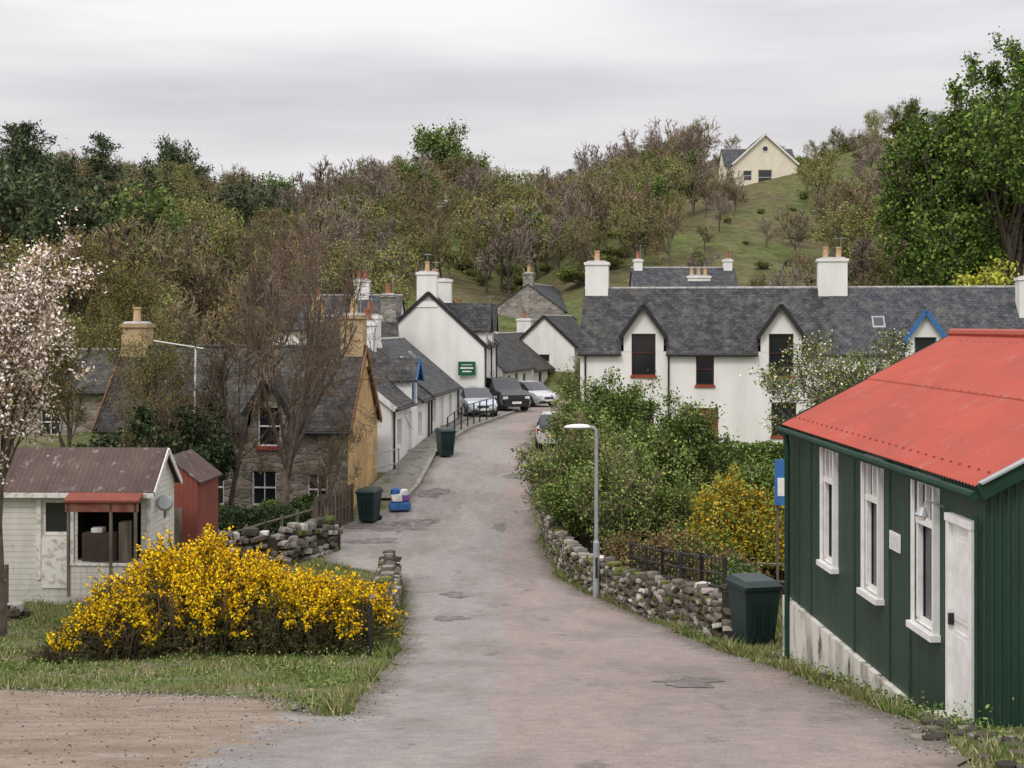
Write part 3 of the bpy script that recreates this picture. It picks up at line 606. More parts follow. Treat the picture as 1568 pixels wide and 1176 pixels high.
mb.box(x-.1,x+w+.1,-.55,-.5,1.66,1.9,M('rusty_fascia',(.19,.055,.04),(.28,.14,.10),4)); mb.hexa([(x-.12,-.6,1.88),(x+w+.12,-.6,1.88),(x+w+.12,0,2.08),(x-.12,0,2.08)]+[(x-.12,-.6,1.93),(x+w+.12,-.6,1.93),(x+w+.12,0,2.13),(x-.12,0,2.13)],redshed)
for a in (x-.06,x+w*.62,x+w+.0): mb.box(a,a+.06,-.55,-.48,-.3,1.85,wood)
mb.box(x-.06,x+w+.07,-.53,-.5,.42,.48,oldwp)
for i in range(11): mb.box(x-.02+i*.14,x+i*.14+.11,-.5,-.485,-.3,.42+.02*math.sin(i*3),clap)
mb.box(x+.25,x+1.05,-.42,-.05,.5,1.15,M('old_cupboard',(.07,.05,.038),(.045,.035,.028))); mb.box(x+1.1,x+1.3,-.4,-.05,.5,1.4,wood); mb.box(x+.45,x+.7,-.38,-.1,1.16,1.26,oldwp)
mb.obj('veranda',sh)
mb=MB()
for s in (0,1):
    P=[(-.15,-.2,2.03),(SL+.12,-.2,2.03),(SL+.12,SW/2,2.97),(-.15,SW/2,2.97)] if s==0 else [(-.15,SW+.2,2.03),(SL+.12,SW+.2,2.03),(SL+.12,SW/2,2.97),(-.15,SW/2,2.97)]
    mb.hexa(P+[(a,b_,c+.04) for a,b_,c in P],brownroof)
mb.beam((SL+.14,-.2,2.04),(SL+.14,SW/2,2.95),.03,.12,oldwp); mb.beam((SL+.14,SW+.2,2.04),(SL+.14,SW/2,2.95),.03,.12,oldwp)
mb.box(-.15,SL+.12,-.24,-.2,1.94,2.05,oldwp)
mb.obj('roof',sh)
mb=MB(); mb.tube((SL+.02,.5,1.75),(SL+.2,.4,1.75),.02,.02,galv); mb.tube((SL+.2,.4,1.75),(SL+.23,.32,1.77),.20,.15,galv,16); mb.obj('satellite_dish',sh)
rs=root('red_shed',(-9.5,35.0,-6.5),math.radians(-4)); rs.scale=(1,.62,1); mb=MB(); mb.wallmat=redshed
panel(mb,(0,0,0),(1,0,0),(0,-1,0),1.5,-1,2.5,[],redshed); panel(mb,(1.5,0,0),(0,1,0),(1,0,0),3,-1,2.5,[],redshed); panel(mb,(0,3,0),(0,-1,0),(-1,0,0),3,-1,2.5,[],redshed); panel(mb,(0,3,0),(1,0,0),(0,1,0),1.5,-1,2.5,[],redshed)
mb.poly([(0,0,2.5),(1.5,0,2.5),(.75,0,3.05)],redshed); mb.poly([(0,3,2.5),(1.5,3,2.5),(.75,3,3.05)],redshed)
for s in (-1,1):
    P=[(.75+s*.85,-.1,2.42),(.75+s*.85,3.1,2.42),(.75,3.1,3.08),(.75,-.1,3.08)]; mb.hexa(P+[(a,b_,c+.04) for a,b_,c in P],brownroof)
mb.box(.4,1.1,-.02,-.001,-.2,1.8,wood); mb.obj('walls_and_roof',rs)
# ---------------------------------------------------------------- dry stone walls
import bmesh
bm=bmesh.new(); bmesh.ops.create_icosphere(bm,subdivisions=1,radius=1); IV=np.array([v.co[:] for v in bm.verts]); IF=np.array([[v.index for v in f.verts] for f in bm.faces]); bm.free()
IVb=np.sign(IV)*np.abs(IV)**.55
dryst_d=M('wall_core',(.04,.034,.028))
stoneI=leafmat('field_stones',(.135,.118,.098),(.085,.078,.06),(.20,.18,.155),1.2,.5)
stoneL=leafmat('lichened_stones',(.27,.25,.22),(.16,.145,.12),(.36,.345,.31),1.5,.4)
mossM=leafmat('moss',(.075,.09,.028),(.11,.11,.04),None,1.,.4)
def drystone(name,path,h,th=.4,st=(.26,.2,.13),seed=1,light=.15,moss=.14):
    rng=np.random.default_rng(seed); parts=[]; mb=MB()
    for (a,b_) in zip(path[:-1],path[1:]):
        a=np.array(a);b_=np.array(b_); Ls=np.linalg.norm(b_-a); d=(b_-a)/Ls; nn=np.array([-d[1],d[0]]); rot=math.atan2(d[1],d[0])
        k=max(1,int(Ls/.9))
        for i in range(k):
            p=a+d*Ls*i/k; q=a+d*Ls*(i+1)/k; zp=gz(*p);zq=gz(*q); t=th*.36
            c=[(*(p-nn*t),zp-.2),(*(q-nn*t),zq-.2),(*(q+nn*t),zq-.2),(*(p+nn*t),zp-.2)]; hh=h*.88
            mb.hexa(c+[(x,y,z+.2+hh) for x,y,z in c],dryst_d)
        rows=int(h/st[2])
        for r in range(rows+1):
            s=rng.uniform(0,st[0])
            while s<Ls:
                w=st[0]*rng.uniform(.45,1.5); cp=r==rows
                for side in ((0,) if cp else (-1,1)):
                    p=a+d*(s+w/2)+nn*side*(th/2-.06)+rng.normal(0,.02,2)
                    sc=np.array([w*.5,st[1]*rng.uniform(.4,.6)*(1.7 if cp else 1),st[2]*rng.uniform(.42,.66)*(1.25 if cp else 1)])
                    v=IVb*sc*(1+rng.normal(0,.08,IVb.shape)); al=rot+rng.normal(0,.15); be=rng.normal(0,.16)
                    v=v@np.array([[math.cos(be),0,math.sin(be)],[0,1,0],[-math.sin(be),0,math.cos(be)]])
                    v=v@np.array([[math.cos(al),math.sin(al),0],[-math.sin(al),math.cos(al),0],[0,0,1]])
                    hv=.06*math.sin(s*1.7+seed)+.05*math.sin(s*4.1)
                    u=rng.uniform(); mi=1 if u<(light+(.25 if cp else 0)) else (2 if u>1-moss else 0)
                    v+=np.array([p[0],p[1],gz(*p)+st[2]*(r+.4)+rng.normal(0,.025)+hv*r/rows]); parts.append((v,IF,mi))
                s+=w
    e=root(name); npmesh('stones',parts,[stoneI,stoneL,mossM],e); mb.obj('core',e); return e
RW=[(1.15,44),(1.3,40),(1.7,36.8),(2.4,33.4),(3.1,30),(3.7,26.7),(3.95,25.3)]
drystone('dry_stone_wall',RW,.80,.42,(.22,.2,.10),seed=3,light=.10)
drystone('dry_stone_wall',[(-2.6,26.8),(-2.85,31),(-3.25,36.6)],.72,.5,(.24,.2,.11),seed=5,light=.15)
drystone('dry_stone_wall',[(-5.3,41.2),(-6.6,38.7),(-8.2,38.2),(-10,38.3)],.95,.5,(.34,.24,.17),seed=6,light=.3)
drystone('stone_gate_pier',[(3.95,25.1),(4.15,24.9)],1.05,.5,(.3,.25,.12),seed=8)
drystone('dry_stone_wall',[(-15,29.5),(-10.6,29.3)],.45,.5,(.34,.24,.17),seed=9,light=.3)
parts=[]; rg=np.random.default_rng(5)
for i in range(230):
    x,y=(4.38+rg.normal(0,.10),rg.uniform(10.5,23)) if i<130 else (rg.uniform(3.6,6.),rg.uniform(10.2,13.4))
    s=rg.uniform(.02,.10); v=IVb*np.array([s,s*.8,s*.5])*(1+rg.normal(0,.1,IVb.shape)); parts.append((v+np.array([x,y,gz(x,y)+s*.25]),IF,int(rg.integers(0,3)) if i%3==0 else 0))
npmesh('rubble_stones',parts,[stoneI,stoneL,mossM])
parts=[]
for i in range(6000):
    k=rg.integers(0,4)
    if k==0: y=rg.uniform(10,17.5); x=rg.uniform(-9,-2)
    elif k==1: y=rg.uniform(11,36); x=float(RR(y))+rg.normal(0,.18)
    elif k==2: y=rg.uniform(14,36); x=float(RL(y))+rg.normal(0,.16)
    else: x=rg.uniform(-7.5,-2); y=float(np.interp(x,[-7.5,-2.9,-1.9],[17.7,16.3,14.5]))+rg.normal(0,.2)
    s=rg.uniform(.005,.015); v=IV*np.array([s,s,s*.6]); parts.append((v+np.array([x,y,float(R(y))+.025]),IF,int(rg.integers(0,2))))
npmesh('loose_gravel',parts,[stoneI,stoneL])
# ---------------------------------------------------------------- street furniture
lx,ly=2.06,33.5; lz=float(R(ly)); lamp=root('street_lamp',(lx,ly,lz))
mb=MB(); mb.tube((0,0,-.2),(0,0,1.35),.085,.08,galv,12); mb.tube((0,0,1.35),(0,0,1.42),.08,.05,galv,12); mb.tube((0,0,1.42),(0,0,4.05),.05,.042,galv,12)
pr=(0,0,4.05)
for i in range(1,7):
    a=math.pi/2*i/6; p=(-.12*(1-math.cos(a)),0,4.05+.12*math.sin(a)); mb.tube(pr,p,.04,.038,galv,10); pr=p
mb.tube(pr,(-.2,0,4.17),.038,.036,galv,10); mb.box(-.03,.03,-.088,-.07,.5,1.0,black); mb.obj('column',lamp,smooth=False)
mb=MB(); n=14
secs=[(-.16,.05,.05),(-.22,.08,.07),(-.4,.11,.085),(-.6,.10,.075),(-.74,.06,.045),(-.79,.015,.015)]
for (xa,wa,ha),(xb,wb,hb) in zip(secs[:-1],secs[1:]):
    for j in range(n):
        t0,t1=2*math.pi*j/n,2*math.pi*(j+1)/n
        f=lambda x,w,h,t:(x,w*math.cos(t),4.17+h*math.sin(t)*(1 if math.sin(t)>0 else .6))
        mb.poly([f(xa,wa,ha,t0),f(xb,wb,hb,t0),f(xb,wb,hb,t1),f(xa,wa,ha,t1)],wpaint if math.sin((t0+t1)/2)>0 else galv)
mb.obj('lantern',lamp)
def bin_(loc,rot,s=1.):
    e=root('wheelie_bin',loc,math.radians(rot)); mb=MB(); w,d=.30*s,.37*s
    mb.hexa([(-w*.8,-d*.72,.06),(w*.8,-d*.72,.06),(w*.8,d*.72,.06),(-w*.8,d*.72,.06)]+[(-w,-d,.96*s),(w,-d,.96*s),(w,d,.96*s),(-w,d,.96*s)],binM)
    mb.box(-w-.03,w+.03,-d-.03,d+.03,.93*s,.985*s,binM)
    mb.obj('body',e,bevel=.02)
    mb=MB(); mb.hexa([(-w-.025,-d-.05,.99*s),(w+.025,-d-.05,.99*s),(w+.025,d+.04,.99*s),(-w-.025,d+.04,.99*s)]+[(-w*.85,-d*.8,1.07*s),(w*.85,-d*.8,1.07*s),(w*.85,d*.9,1.09*s),(-w*.85,d*.9,1.09*s)],binM)
    mb.tube((-w,d+.06,1.0*s),(w,d+.06,1.0*s),.018,.018,binM); mb.obj('lid',e,bevel=.015)
    mb=MB()
    for k in (-1,1): mb.tube((k*(w*.8),d*.8,.1),(k*(w*.8+.05),d*.8,.1),.1,.1,tyre,14)
    for k in (-.5,0,.5): mb.box(w*k*.9-.01,w*k*.9+.01,-d*.99,-d*.75,.25,.85,binM)
    mb.obj('wheels',e)
bin_((4.30,24.4,gz(4.38,24.4)),14,1.12); bin_((-4.72,45.3,float(R(45.3))),-15,1.05); bin_((-2.67,55,float(R(55))+.02),20,1.05)
e=root('blue_recycling_bags',(-3.95,46.6,float(R(46.6)))); parts=[]
for i,(dx,dz,s) in enumerate([(0,.2,.27),(.3,.2,.25),(.06,.48,.24),(.3,.47,.2),(.02,.68,.2),(.25,.66,.18)]):
    v=IVb*np.array([s,s,s*.7])*(1+rg.normal(0,.06,IVb.shape)); parts.append((v+np.array([dx,0,dz]),IF,1 if i in(2,5) else (2 if i==3 else 0)))
npmesh('bags',parts,[bluep,wpaint,M('purple_bag',(.2,.09,.3))],e)
def railing(name,path,h=1.,posts=1.6,rails=(.45,.95),mat=black,bars=0,r=.022,pw=.035,zoff=0):
    e=root(name); mb=MB()
    for a,b_ in zip(path[:-1],path[1:]):
        a=Vector(a);b_=Vector(b_);k=max(1,round((b_-a).length/posts))
        P=[a+(b_-a)*i/k for i in range(k+1)]; Q=[Vector((p.x,p.y,gz(p.x,p.y)+zoff)) for p in P]
        for p in Q: mb.tube(p-Vector((0,0,.3)),p+Vector((0,0,h)),pw,pw,mat,6)
        for p,q in zip(Q[:-1],Q[1:]):
            for z in rails: mb.tube(p+Vector((0,0,z*h)),q+Vector((0,0,z*h)),r,r,mat,6)
            for j in range(bars):
                m=p.lerp(q,(j+.5)/bars); mb.tube(m,m+Vector((0,0,h*1.05)),.011,.011,mat,5)
    mb.obj('rails',e); return e
railing('roadside_railing',[(-2.75,58.5),(-2.3,62),(-1.55,66),(-.95,69)],1.,1.5,(.35,.65,1.),zoff=.1,r=.022,pw=.035)
railing('iron_garden_fence',[(2.75,31.8),(3.25,29.6),(3.72,26.9),(3.98,25.6)],.72,1.2,(.2,.55,.95),bars=6,zoff=.80)
railing('wooden_post_fence',[(4.0,32.5),(5.2,32.2),(6.8,32)],1.15,1.2,(.5,.85),wood,0,.03,.05)
railing('wooden_post_fence',[(-8.3,37.2),(-7.2,40),(-6.2,42.6)],1.1,1.0,(.5,.9),wood,0,.03,.05)
railing('wire_post_fence',[(-11.5,31.2),(-10.6,28),(-9.8,26.5)],1.05,1.4,(.4,.7,.95),wood,0,.012,.05)
railing('wire_post_fence',[(-2.75,25.5),(-2.6,23.8),(-2.3,22.3)],.85,1.1,(.5,.9),black,5,.012,.03)
railing('ramp_handrail',[(-5.3,50.2),(-4.25,51.4)],1.1,1.2,(.5,.98),galv)
railing('wooden_post_fence',[(-6.2,43.4),(-5.3,45.4)],1.25,.22,(.5,.9),wood,0,.03,.06)
e=root('white_crossbar_pole',(-10.25,44,gz(-10.25,44))); mb=MB(); mb.tube((0,0,-.3),(.1,0,6.0),.045,.03,wpaint); mb.tube((-1.25,0,6.25),(.35,0,6.0),.02,.02,wpaint); mb.obj('pole',e)  # plain white pole with a slanted crossbar, carries no flag
e=root('utility_pole',(59,212,gz(59,212))); mb=MB(); mb.tube((0,0,-1),(0,0,6),.13,.1,wood); mb.tube((-1.2,0,5.5),(1.2,0,5.5),.07,.07,wood); mb.obj('pole',e)
e=root('green_inn_sign',(-2.5,75.9,-2.5)); mb=MB(); mb.box(-.48,.48,-.06,-.01,-.38,.38,signG); mb.box(-.36,.36,-.075,-.061,-.02,.07,wpaint); mb.box(-.25,.25,-.075,-.061,-.2,-.13,wpaint); mb.box(-.3,.3,-.074,-.0605,.18,.22,cream); mb.obj('board',e)
e=root('blue_notice_board',(5.98,30.2,-3.5)); mb=MB(); mb.box(-.2,.25,-.05,.0,-.5,.5,bluep); mb.box(-.15,-.1,0,.06,-3.2,.5,wood); mb.box(.14,.2,0,.06,-3.2,.5,wood); mb.box(-.14,.1,-.06,-.051,-.3,.1,wpaint); mb.obj('board',e)
# ---------------------------------------------------------------- cars
def car(name,loc,rot,Lc,W,H,colr,suv=False):
    e=root(name,loc,math.radians(rot)); pm,nt,b=newmat(name+'_paint'); b.inputs['Base Color'].default_value=c4(colr); b.inputs['Roughness'].default_value=.28; b.inputs['Metallic'].default_value=.35; b.inputs['Coat Weight'].default_value=.6
    if suv: st=[(-.5,.50,.50,.43,.4),(-.475,.62,.70,.48,.42),(-.42,.64,.97,.5,.40),(-.12,.64,1.,.5,.40),(.08,.64,.98,.5,.40),(.22,.64,.66,.49,.42),(.42,.60,.60,.47,.42),(.485,.50,.50,.44,.38),(.5,.34,.34,.40,.36)]
    else: st=[(-.5,.48,.48,.42,.38),(-.475,.60,.68,.47,.40),(-.37,.63,.95,.5,.37),(-.12,.63,1.,.5,.37),(.05,.63,.97,.5,.37),(.25,.62,.64,.49,.41),(.40,.56,.56,.47,.42),(.48,.44,.44,.43,.38),(.5,.32,.32,.38,.34)]
    S=[]
    for x,bz,tz,hb,ht in st:
        x*=Lc; S.append([(x,-hb*W*.92,.17*H),(x,-hb*W,.36*H),(x,-hb*W*.97,bz*H),(x,-ht*W,max(tz,bz)*H),(x,-ht*W*.5,max(tz,bz)*H*1.012),(x,ht*W*.5,max(tz,bz)*H*1.012),(x,ht*W,max(tz,bz)*H),(x,hb*W*.97,bz*H),(x,hb*W,.36*H),(x,hb*W*.92,.17*H)])
    V=np.array(S).reshape(-1,3); F=[];MI=[]; k=len(st)
    for i in range(k-1):
        ti,tj=st[i][2]-st[i][1],st[i+1][2]-st[i+1][1]
        for j in range(9):
            g=0
            if j in (2,6) and (ti>.1 or tj>.1): g=1
            if j in (3,4,5) and (ti>.05)!=(tj>.05) : g=1
            if j in (3,4,5) and ti>.05 and tj>.05 and abs(st[i][2]-st[i+1][2])>.15: g=1
            F.append((i*10+j,i*10+j+1,(i+1)*10+j+1,(i+1)*10+j)); MI.append(g)
    F+= [tuple(range(10)),tuple(range((k-1)*10,k*10))]; MI+=[0,0]
    me=bpy.data.meshes.new('body'); me.from_pydata(V.tolist(),[],F); me.materials.append(pm); me.materials.append(glassM); me.polygons.foreach_set('material_index',MI); me.update()
    o=bpy.data.objects.new('body',me); COL.objects.link(o); o.parent=e; bv=o.modifiers.new('b','BEVEL'); bv.width=.03; bv.segments=2
    mb=MB()
    for sx in (-.31,.31):
        for sy in (-1,1):
            y=sy*W*.5; mb.tube((sx*Lc,y-sy*.2,.31),(sx*Lc,y+sy*.012,.31),.31,.31,tyre,20); mb.tube((sx*Lc,y+sy*.012,.31),(sx*Lc,y+sy*.02,.31),.2,.18,galv,14)
            mb.tube((sx*Lc,y-sy*.25,.34),(sx*Lc,y+sy*.003,.34),.37,.37,black,20)
    mb.obj('wheels',e)
    mb=MB(); red=M('tail_light',(.3,.01,.01)); hl=M('headlight',(.8,.82,.85),None,2,.1)
    for sy in (-1,1):
        mb.box(.455*Lc,.495*Lc,sy*W*.35-.14,sy*W*.35+.14,.38*H,.47*H,hl); mb.box(-.497*Lc,-.47*Lc,sy*W*.40-.08,sy*W*.40+.08,.42*H,.58*H,red)
        mb.box(.17*Lc,.20*Lc,sy*W*.54-.09,sy*W*.54+.09,.62*H,.70*H,pm)
        for xx in (-.2,.0): mb.box(xx*Lc-.03,xx*Lc+.03,sy*W*.44-.03,sy*W*.44+.03,.62*H,.93*H,pm)
    mb.box(.495*Lc,.51*Lc,-.27,.27,.24*H,.31*H,wpaint); mb.box(.49*Lc,.503*Lc,-.3,.3,.34*H,.41*H,black); mb.box(-.51*Lc,-.495*Lc,-.27,.27,.36*H,.43*H,M('rear_plate',(.7,.6,.1)))
    mb.box(.46*Lc,.508*Lc,-W*.38,W*.38,.15*H,.25*H,black)
    mb.obj('lights_and_trim',e)
car('silver_hatchback_car',(-1.95,71.5,float(R(71.5))+.1),-76,4.1,1.7,1.45,(.42,.47,.52))
car('black_suv_car',(-.6,77.5,float(R(77.5))+.1),-68,4.6,1.85,1.80,(.012,.013,.016),True)
car('silver_estate_car',(1.1,84,float(R(84))+.06),-60,4.5,1.75,1.47,(.55,.56,.58))
car('white_car',(1.95,58,float(R(58))+.0),85,4.0,1.7,1.45,(.6,.6,.6))
# ---------------------------------------------------------------- vegetation
def put(name,me,x,y,s=1.,rot=None,parent=None,sz=None,dz=-.1):
    o=bpy.data.objects.new(name,me); COL.objects.link(o); o.location=(x,y,gz(x,y)+dz); o.rotation_euler=(0,0,random.uniform(0,6.28) if rot is None else rot)
    o.scale=(s,s,sz or s); 
    if parent: o.parent=parent
    return o
def T(seed,H,r0,levels,mats,**k):
    return npmesh('tree_mesh',tree(np.random.default_rng(seed),H,r0,levels,**k),mats,link=False)
LV=[(8,.75,1.0,.12,.13),(6,.7,.62,.08,.15),(6,.7,.6,.05,.18),(5,.7,.6,.03,.2)]
LVf=[(8,.8,1.0,.10,.14),(6,.75,.6,.05,.18),(6,.75,.6,.04,.2)]
bareA=T(1,10,.17,LV+[(2,.7,.65,.0,.2)],[bark,twigN,budM],leafn=(1.0,),size=.05,width=2.9,minr=.0065,leafjit=.05,tmin=.25)
bareB=T(2,8,.13,LV,[bark,twigN,budM],leafn=(2.,),size=.055,width=2.5,minr=.007,leafjit=.06,tmin=.25)
bareC=T(3,8,.13,LV,[bark,twigN,budM,budG],leafn=(5,3),size=.08,lsize2=.08,width=2.4,minr=.007,leafjit=.12,tmin=.25)
put('bare_tree',bareA,-7.25,43.2); put('bare_tree',bareB,-9.2,44.2,.9); put('budding_tree',bareC,-12.1,44.8,.85); put('bare_tree',bareB,-10.8,41.5,.72,4.)
put('bare_tree',bareB,-5.95,42.9,.5,2.); put('budding_tree',bareC,-15.3,47,.9,1.); put('bare_tree',bareA,-11,60,1.,3.); put('budding_tree',bareC,-20,54,1.1,2.); put('budding_tree',bareC,-16,58,1.1,5.)
blo=T(4,8.0,.14,LV,[bark,twigN,blosM,leafR],leafn=(11,4),size=.075,lsize2=.08,width=2.9,minr=.007,leafjit=.08,trunk=2)
put('blossom_tree',blo,-9.85,25.5,1.02,.8)
apple=T(5,5.2,.12,LV,[bark,twigN,leafS,blosM],leafn=(6,1.4),size=.10,lsize2=.09,width=3.3,minr=.008,leafjit=.12,trunk=2,tmin=.2)
put('apple_tree',apple,11.6,50,1.12,1.); put('apple_tree',apple,14.0,52,.95,3.)
syc=T(6,20.5,.5,[(15,.8,1.05,.05,.10),(8,.75,.62,.03,.15),(7,.75,.55,.02,.2),(4,.7,.5,.0,.2)],[bark,bark,leafG],leafn=(19,),size=.30,width=8.4,minr=.03,leafjit=.25,tmin=.25)
put('sycamore_tree',syc,34.2,92,1.,.5); put('sycamore_tree',syc,43,97,1.0,2.); put('sycamore_tree',syc,36.5,98,.98,4.2)
ytree=T(7,7,.1,LVf,[bark,twigM,leafmat('yellow_green_leaves',(.42,.42,.05),(.30,.32,.05))],leafn=(14,),size=.2,width=2.,minr=.012,leafjit=.2)
put('yellow_green_tree',ytree,26.0,77,1.35)
SH=[(7,.5,.6,.12,.15),(5,.6,.6,.08,.2),(5,.6,.6,.05,.2)]
def shrub(seed,H,width,mats,n=(14,),size=.12,trunk=9,jit=.12,base=.45,size2=.1,minr=.006):
    return T(seed,H,.04,SH,mats,leafn=n,size=size,lsize2=size2,width=width,trunk=trunk,minr=minr,leafjit=jit,tmin=.12,baseang=base)
shA=shrub(20,4.3,2.0,[bark,twigN,leafS],(15,),.10); shB=shrub(21,3.9,2.1,[bark,twigN,leafS,budG],(11,5),.10)
shD=shrub(22,4.2,2.0,[bark,twigN,leafD],(20,),.14)
shR=shrub(24,1.7,1.0,[bark,twigN,leafR],(10,),.08)
shT=shrub(25,3.4,1.5,[bark,twigM,leafS],(4,),.09)
put('willow_shrub',shA,2.75,46.,1.08); put('willow_shrub',shB,3.9,43.2,1.05); put('willow_shrub',shA,5.2,43.5,1.0,2.); put('willow_shrub',shT,3.2,38.4,1.0); put('willow_shrub',shT,2.2,42,1.2,1.); put('willow_shrub',shB,2.75,40.2,.85,1.2)
put('willow_shrub',shT,2.5,51,1.15); put('willow_shrub',shB,6.8,40,.68,2.5); put('willow_shrub',shB,4.6,38.5,.75,.5); put('willow_shrub',shA,4.1,48,1.0,.7)
put('willow_shrub',shA,8.2,42,.62,1.); put('willow_shrub',shT,4.0,77,1.0); put('willow_shrub',shB,5.4,82,.9); put('willow_shrub',shB,3.6,63,.55); put('willow_shrub',shB,7,92,.8); put('willow_shrub',shA,8.5,100,.9)
def dense(name,x,y,rx,ry,H,n,size,mats,seed,stems=60,pw=.35):
    rng=np.random.default_rng(seed); d=nrm(rng.normal(size=(n,3))); d[:,2]=np.abs(d[:,2])*1.0-.25*(rng.uniform(size=n)<.4)*np.abs(d[:,2])*2
    lump=1+.13*np.sin(d[:,0]*5+seed)*np.cos(d[:,2]*6)+.10*np.sin(d[:,1]*9+d[:,2]*5)+.07*np.sin(d[:,0]*17+d[:,2]*13)
    r=rng.uniform(0,1,n)**pw*lump; C=d*r[:,None]*np.array([rx,ry,H*.62])+np.array([0,0,H*.38]); C=C[C[:,2]>.02]
    k=rng.integers(0,len(mats)-1,len(C)); parts=[]
    for j in range(len(mats)-1):
        v,f=leaves(C[k==j],size,rng,.7); parts.append((v,f,1+j))
    th=rng.uniform(0,6.28,stems); q=rng.uniform(.1,.8,stems); e=np.stack([np.cos(th)*rx*q,np.sin(th)*ry*q,np.full(stems,H*.7)],1)
    A=np.stack([e*np.array([.15,.15,0]),e*np.array([.4,.4,.35]),e*np.array([.75,.75,.7]),e],1)+rng.normal(0,.03,(stems,4,3)); v,f=tubes(A,np.tile([.03,.022,.015,.008],(stems,1)),4); parts.append((v,f,0))
    o=npmesh(name,parts,mats); o.location=(x,y,gz(x,y)-.08); return o
dense('golden_hedge',5.3,33.5,1.05,.9,2.95,22000,.08,[bark,leafY,leafY,leafY,leafS],1); dense('golden_hedge',6.6,33.2,.9,.8,2.7,12000,.08,[bark,leafY,leafY,leafS],2); dense('golden_hedge',4.75,32.7,.6,.6,1.9,8000,.08,[bark,leafY,leafS],3)
dense('evergreen_bush',6.3,34.2,1.3,.6,3.5,12000,.1,[bark,leafS],4)
put('russet_shrub',shR,3.85,32.0,1.0); put('russet_shrub',shR,4.6,30,.85,2.); put('russet_shrub',shR,3.0,35.0,.85,1.); dense('russet_shrub',4.1,31.3,.75,.7,1.75,8000,.07,[bark,leafR,leafS],5)
dense('evergreen_bush',4.6,27.6,.5,.8,1.35,6000,.07,[bark,leafS,leafD],6); dense('evergreen_bush',4.7,29.4,.6,.8,1.5,6000,.07,[bark,leafD,leafS],7)
put('evergreen_shrub',shD,-10.9,42,1.0); put('evergreen_shrub',shD,-12.4,43.5,.75); put('evergreen_shrub',shD,-9.3,41,.42)
put('evergreen_shrub',shD,-15,38,.6); put('bramble_shrub',shrub(26,1.6,1.,[bark,twigN,leafS],(12,),.09),-12.4,30.3,.8)
put('evergreen_shrub',shD,9,43,.5); put('willow_shrub',shB,13,46,.7)
dense('evergreen_bush',-6.6,45.2,.9,.5,1.0,6000,.08,[bark,leafD,leafS],8); dense('evergreen_bush',-7.9,44.9,.7,.5,.9,5000,.08,[bark,leafS],9)
def leafbox(name,x0,x1,y0,y1,z0,h,n,size,mats,seed=1):
    rng=np.random.default_rng(seed); C=rng.uniform([x0,y0,0],[x1,y1,1],(n,3)); k=rng.integers(0,4,n)
    C[k==0,2]=1; C[k==1,1]=y0; C[k==2,0]=x1; C[:,2]*=h*(1+.05*np.sin(C[:,0]*4)); C+=rng.normal(0,.05,(n,3)); C[:,2]+=z0; 
    v,f=leaves(C,size,rng); mb=MB(); mb.box(x0+.1,x1-.1,y0+.1,y1-.1,z0-.3,z0+h-.15,leafD); e=root(name); npmesh('leaves',[(v,f,0)],mats,e); mb.obj('core',e)
leafbox('clipped_box_hedge',-9.4,-6.5,42.2,43.0,-6.8,1.0,9000,.09,[leafD])
leafbox('clipped_box_hedge',-11.2,-9.0,40.0,40.8,-6.85,.9,6000,.09,[leafS])
leafbox('low_garden_hedge',7,22,60,61,-6.35,1.0,14000,.14,[leafS])
# gorse
def gorse(name,cx,cy,rx,ry,H,n,seed):
    rng=np.random.default_rng(seed); parts=[]
    th=rng.uniform(0,2*np.pi,n); r=rng.uniform(0,1,n)**.55; ux,uy=r*np.cos(th),r*np.sin(th)
    lump=1+.13*np.sin(cx+ux*5+1)*np.cos(uy*4)+.12*np.sin(ux*11+uy*7)+.09*np.sin(ux*19-uy*13)
    x=cx+ux*rx*lump; y=cy+uy*ry*lump; top=H*np.sqrt(np.clip(1-r**3.,0.04,1))*lump
    zg=G(x,y); out=nrm(np.stack([ux*1.1,uy*1.1,.4+.8*(1-r)],1)+rng.normal(0,.35,(n,3)))
    f_=rng.uniform(0,1,n)**.34; ln=rng.uniform(.10,.36,n)
    P0=np.stack([x,y,zg+np.maximum(top*f_-.12,.04)],1); P1=P0+out*ln[:,None]; rel=(P0[:,2]-zg)/H
    st=np.stack([P0,P0*.6+P1*.4,P0*.3+P1*.7,P1],1); v,f=tubes(st,np.tile([.008,.007,.006,.004],(n,1)),3); parts.append((v,f,1))
    k=13; t=rng.uniform(0,1,(n,k,1)); C=(P0[:,None]*(1-t)+P1[:,None]*t+rng.normal(0,.025,(n,k,3))).reshape(-1,3); v,f=leaves(C,.055,rng,.25); parts.append((v,f,1))
    fl=((np.sin(x*3.1+1)*np.sin(y*2.7)*.5+np.sin(x*7.3+y*5.1)*.5+np.sin(x*13+rel*9)*.35+rng.normal(0,.45,n)+(rel-.52)*3.6)>.0)&(rel>.22)
    q=int(fl.sum()); k=14; t=rng.uniform(.2,1.1,(q,k,1)); C=(P0[fl][:,None]*(1-t)+P1[fl][:,None]*t+rng.normal(0,.028,(q,k,3))).reshape(-1,3); v,f=leaves(C,.048,rng,.9); parts.append((v,f,0))
    m=340; th=rng.uniform(0,6.28,m); r=rng.uniform(.1,.95,m); b0=np.stack([cx+r*np.cos(th)*rx*.85,cy+r*np.sin(th)*ry*.85],1); z0=G(b0[:,0],b0[:,1])
    A=np.stack([np.stack([b0[:,0]+(b0[:,0]-cx)*.10*s+rng.normal(0,.05,m),b0[:,1]+(b0[:,1]-cy)*.14*s,z0-.05+s*H*.24],1) for s in range(4)],1); v,f=tubes(A,np.tile([.022,.017,.013,.008],(m,1)),4); parts.append((v,f,2))
    return npmesh(name,parts,[gorseF,gorseG,twigN])
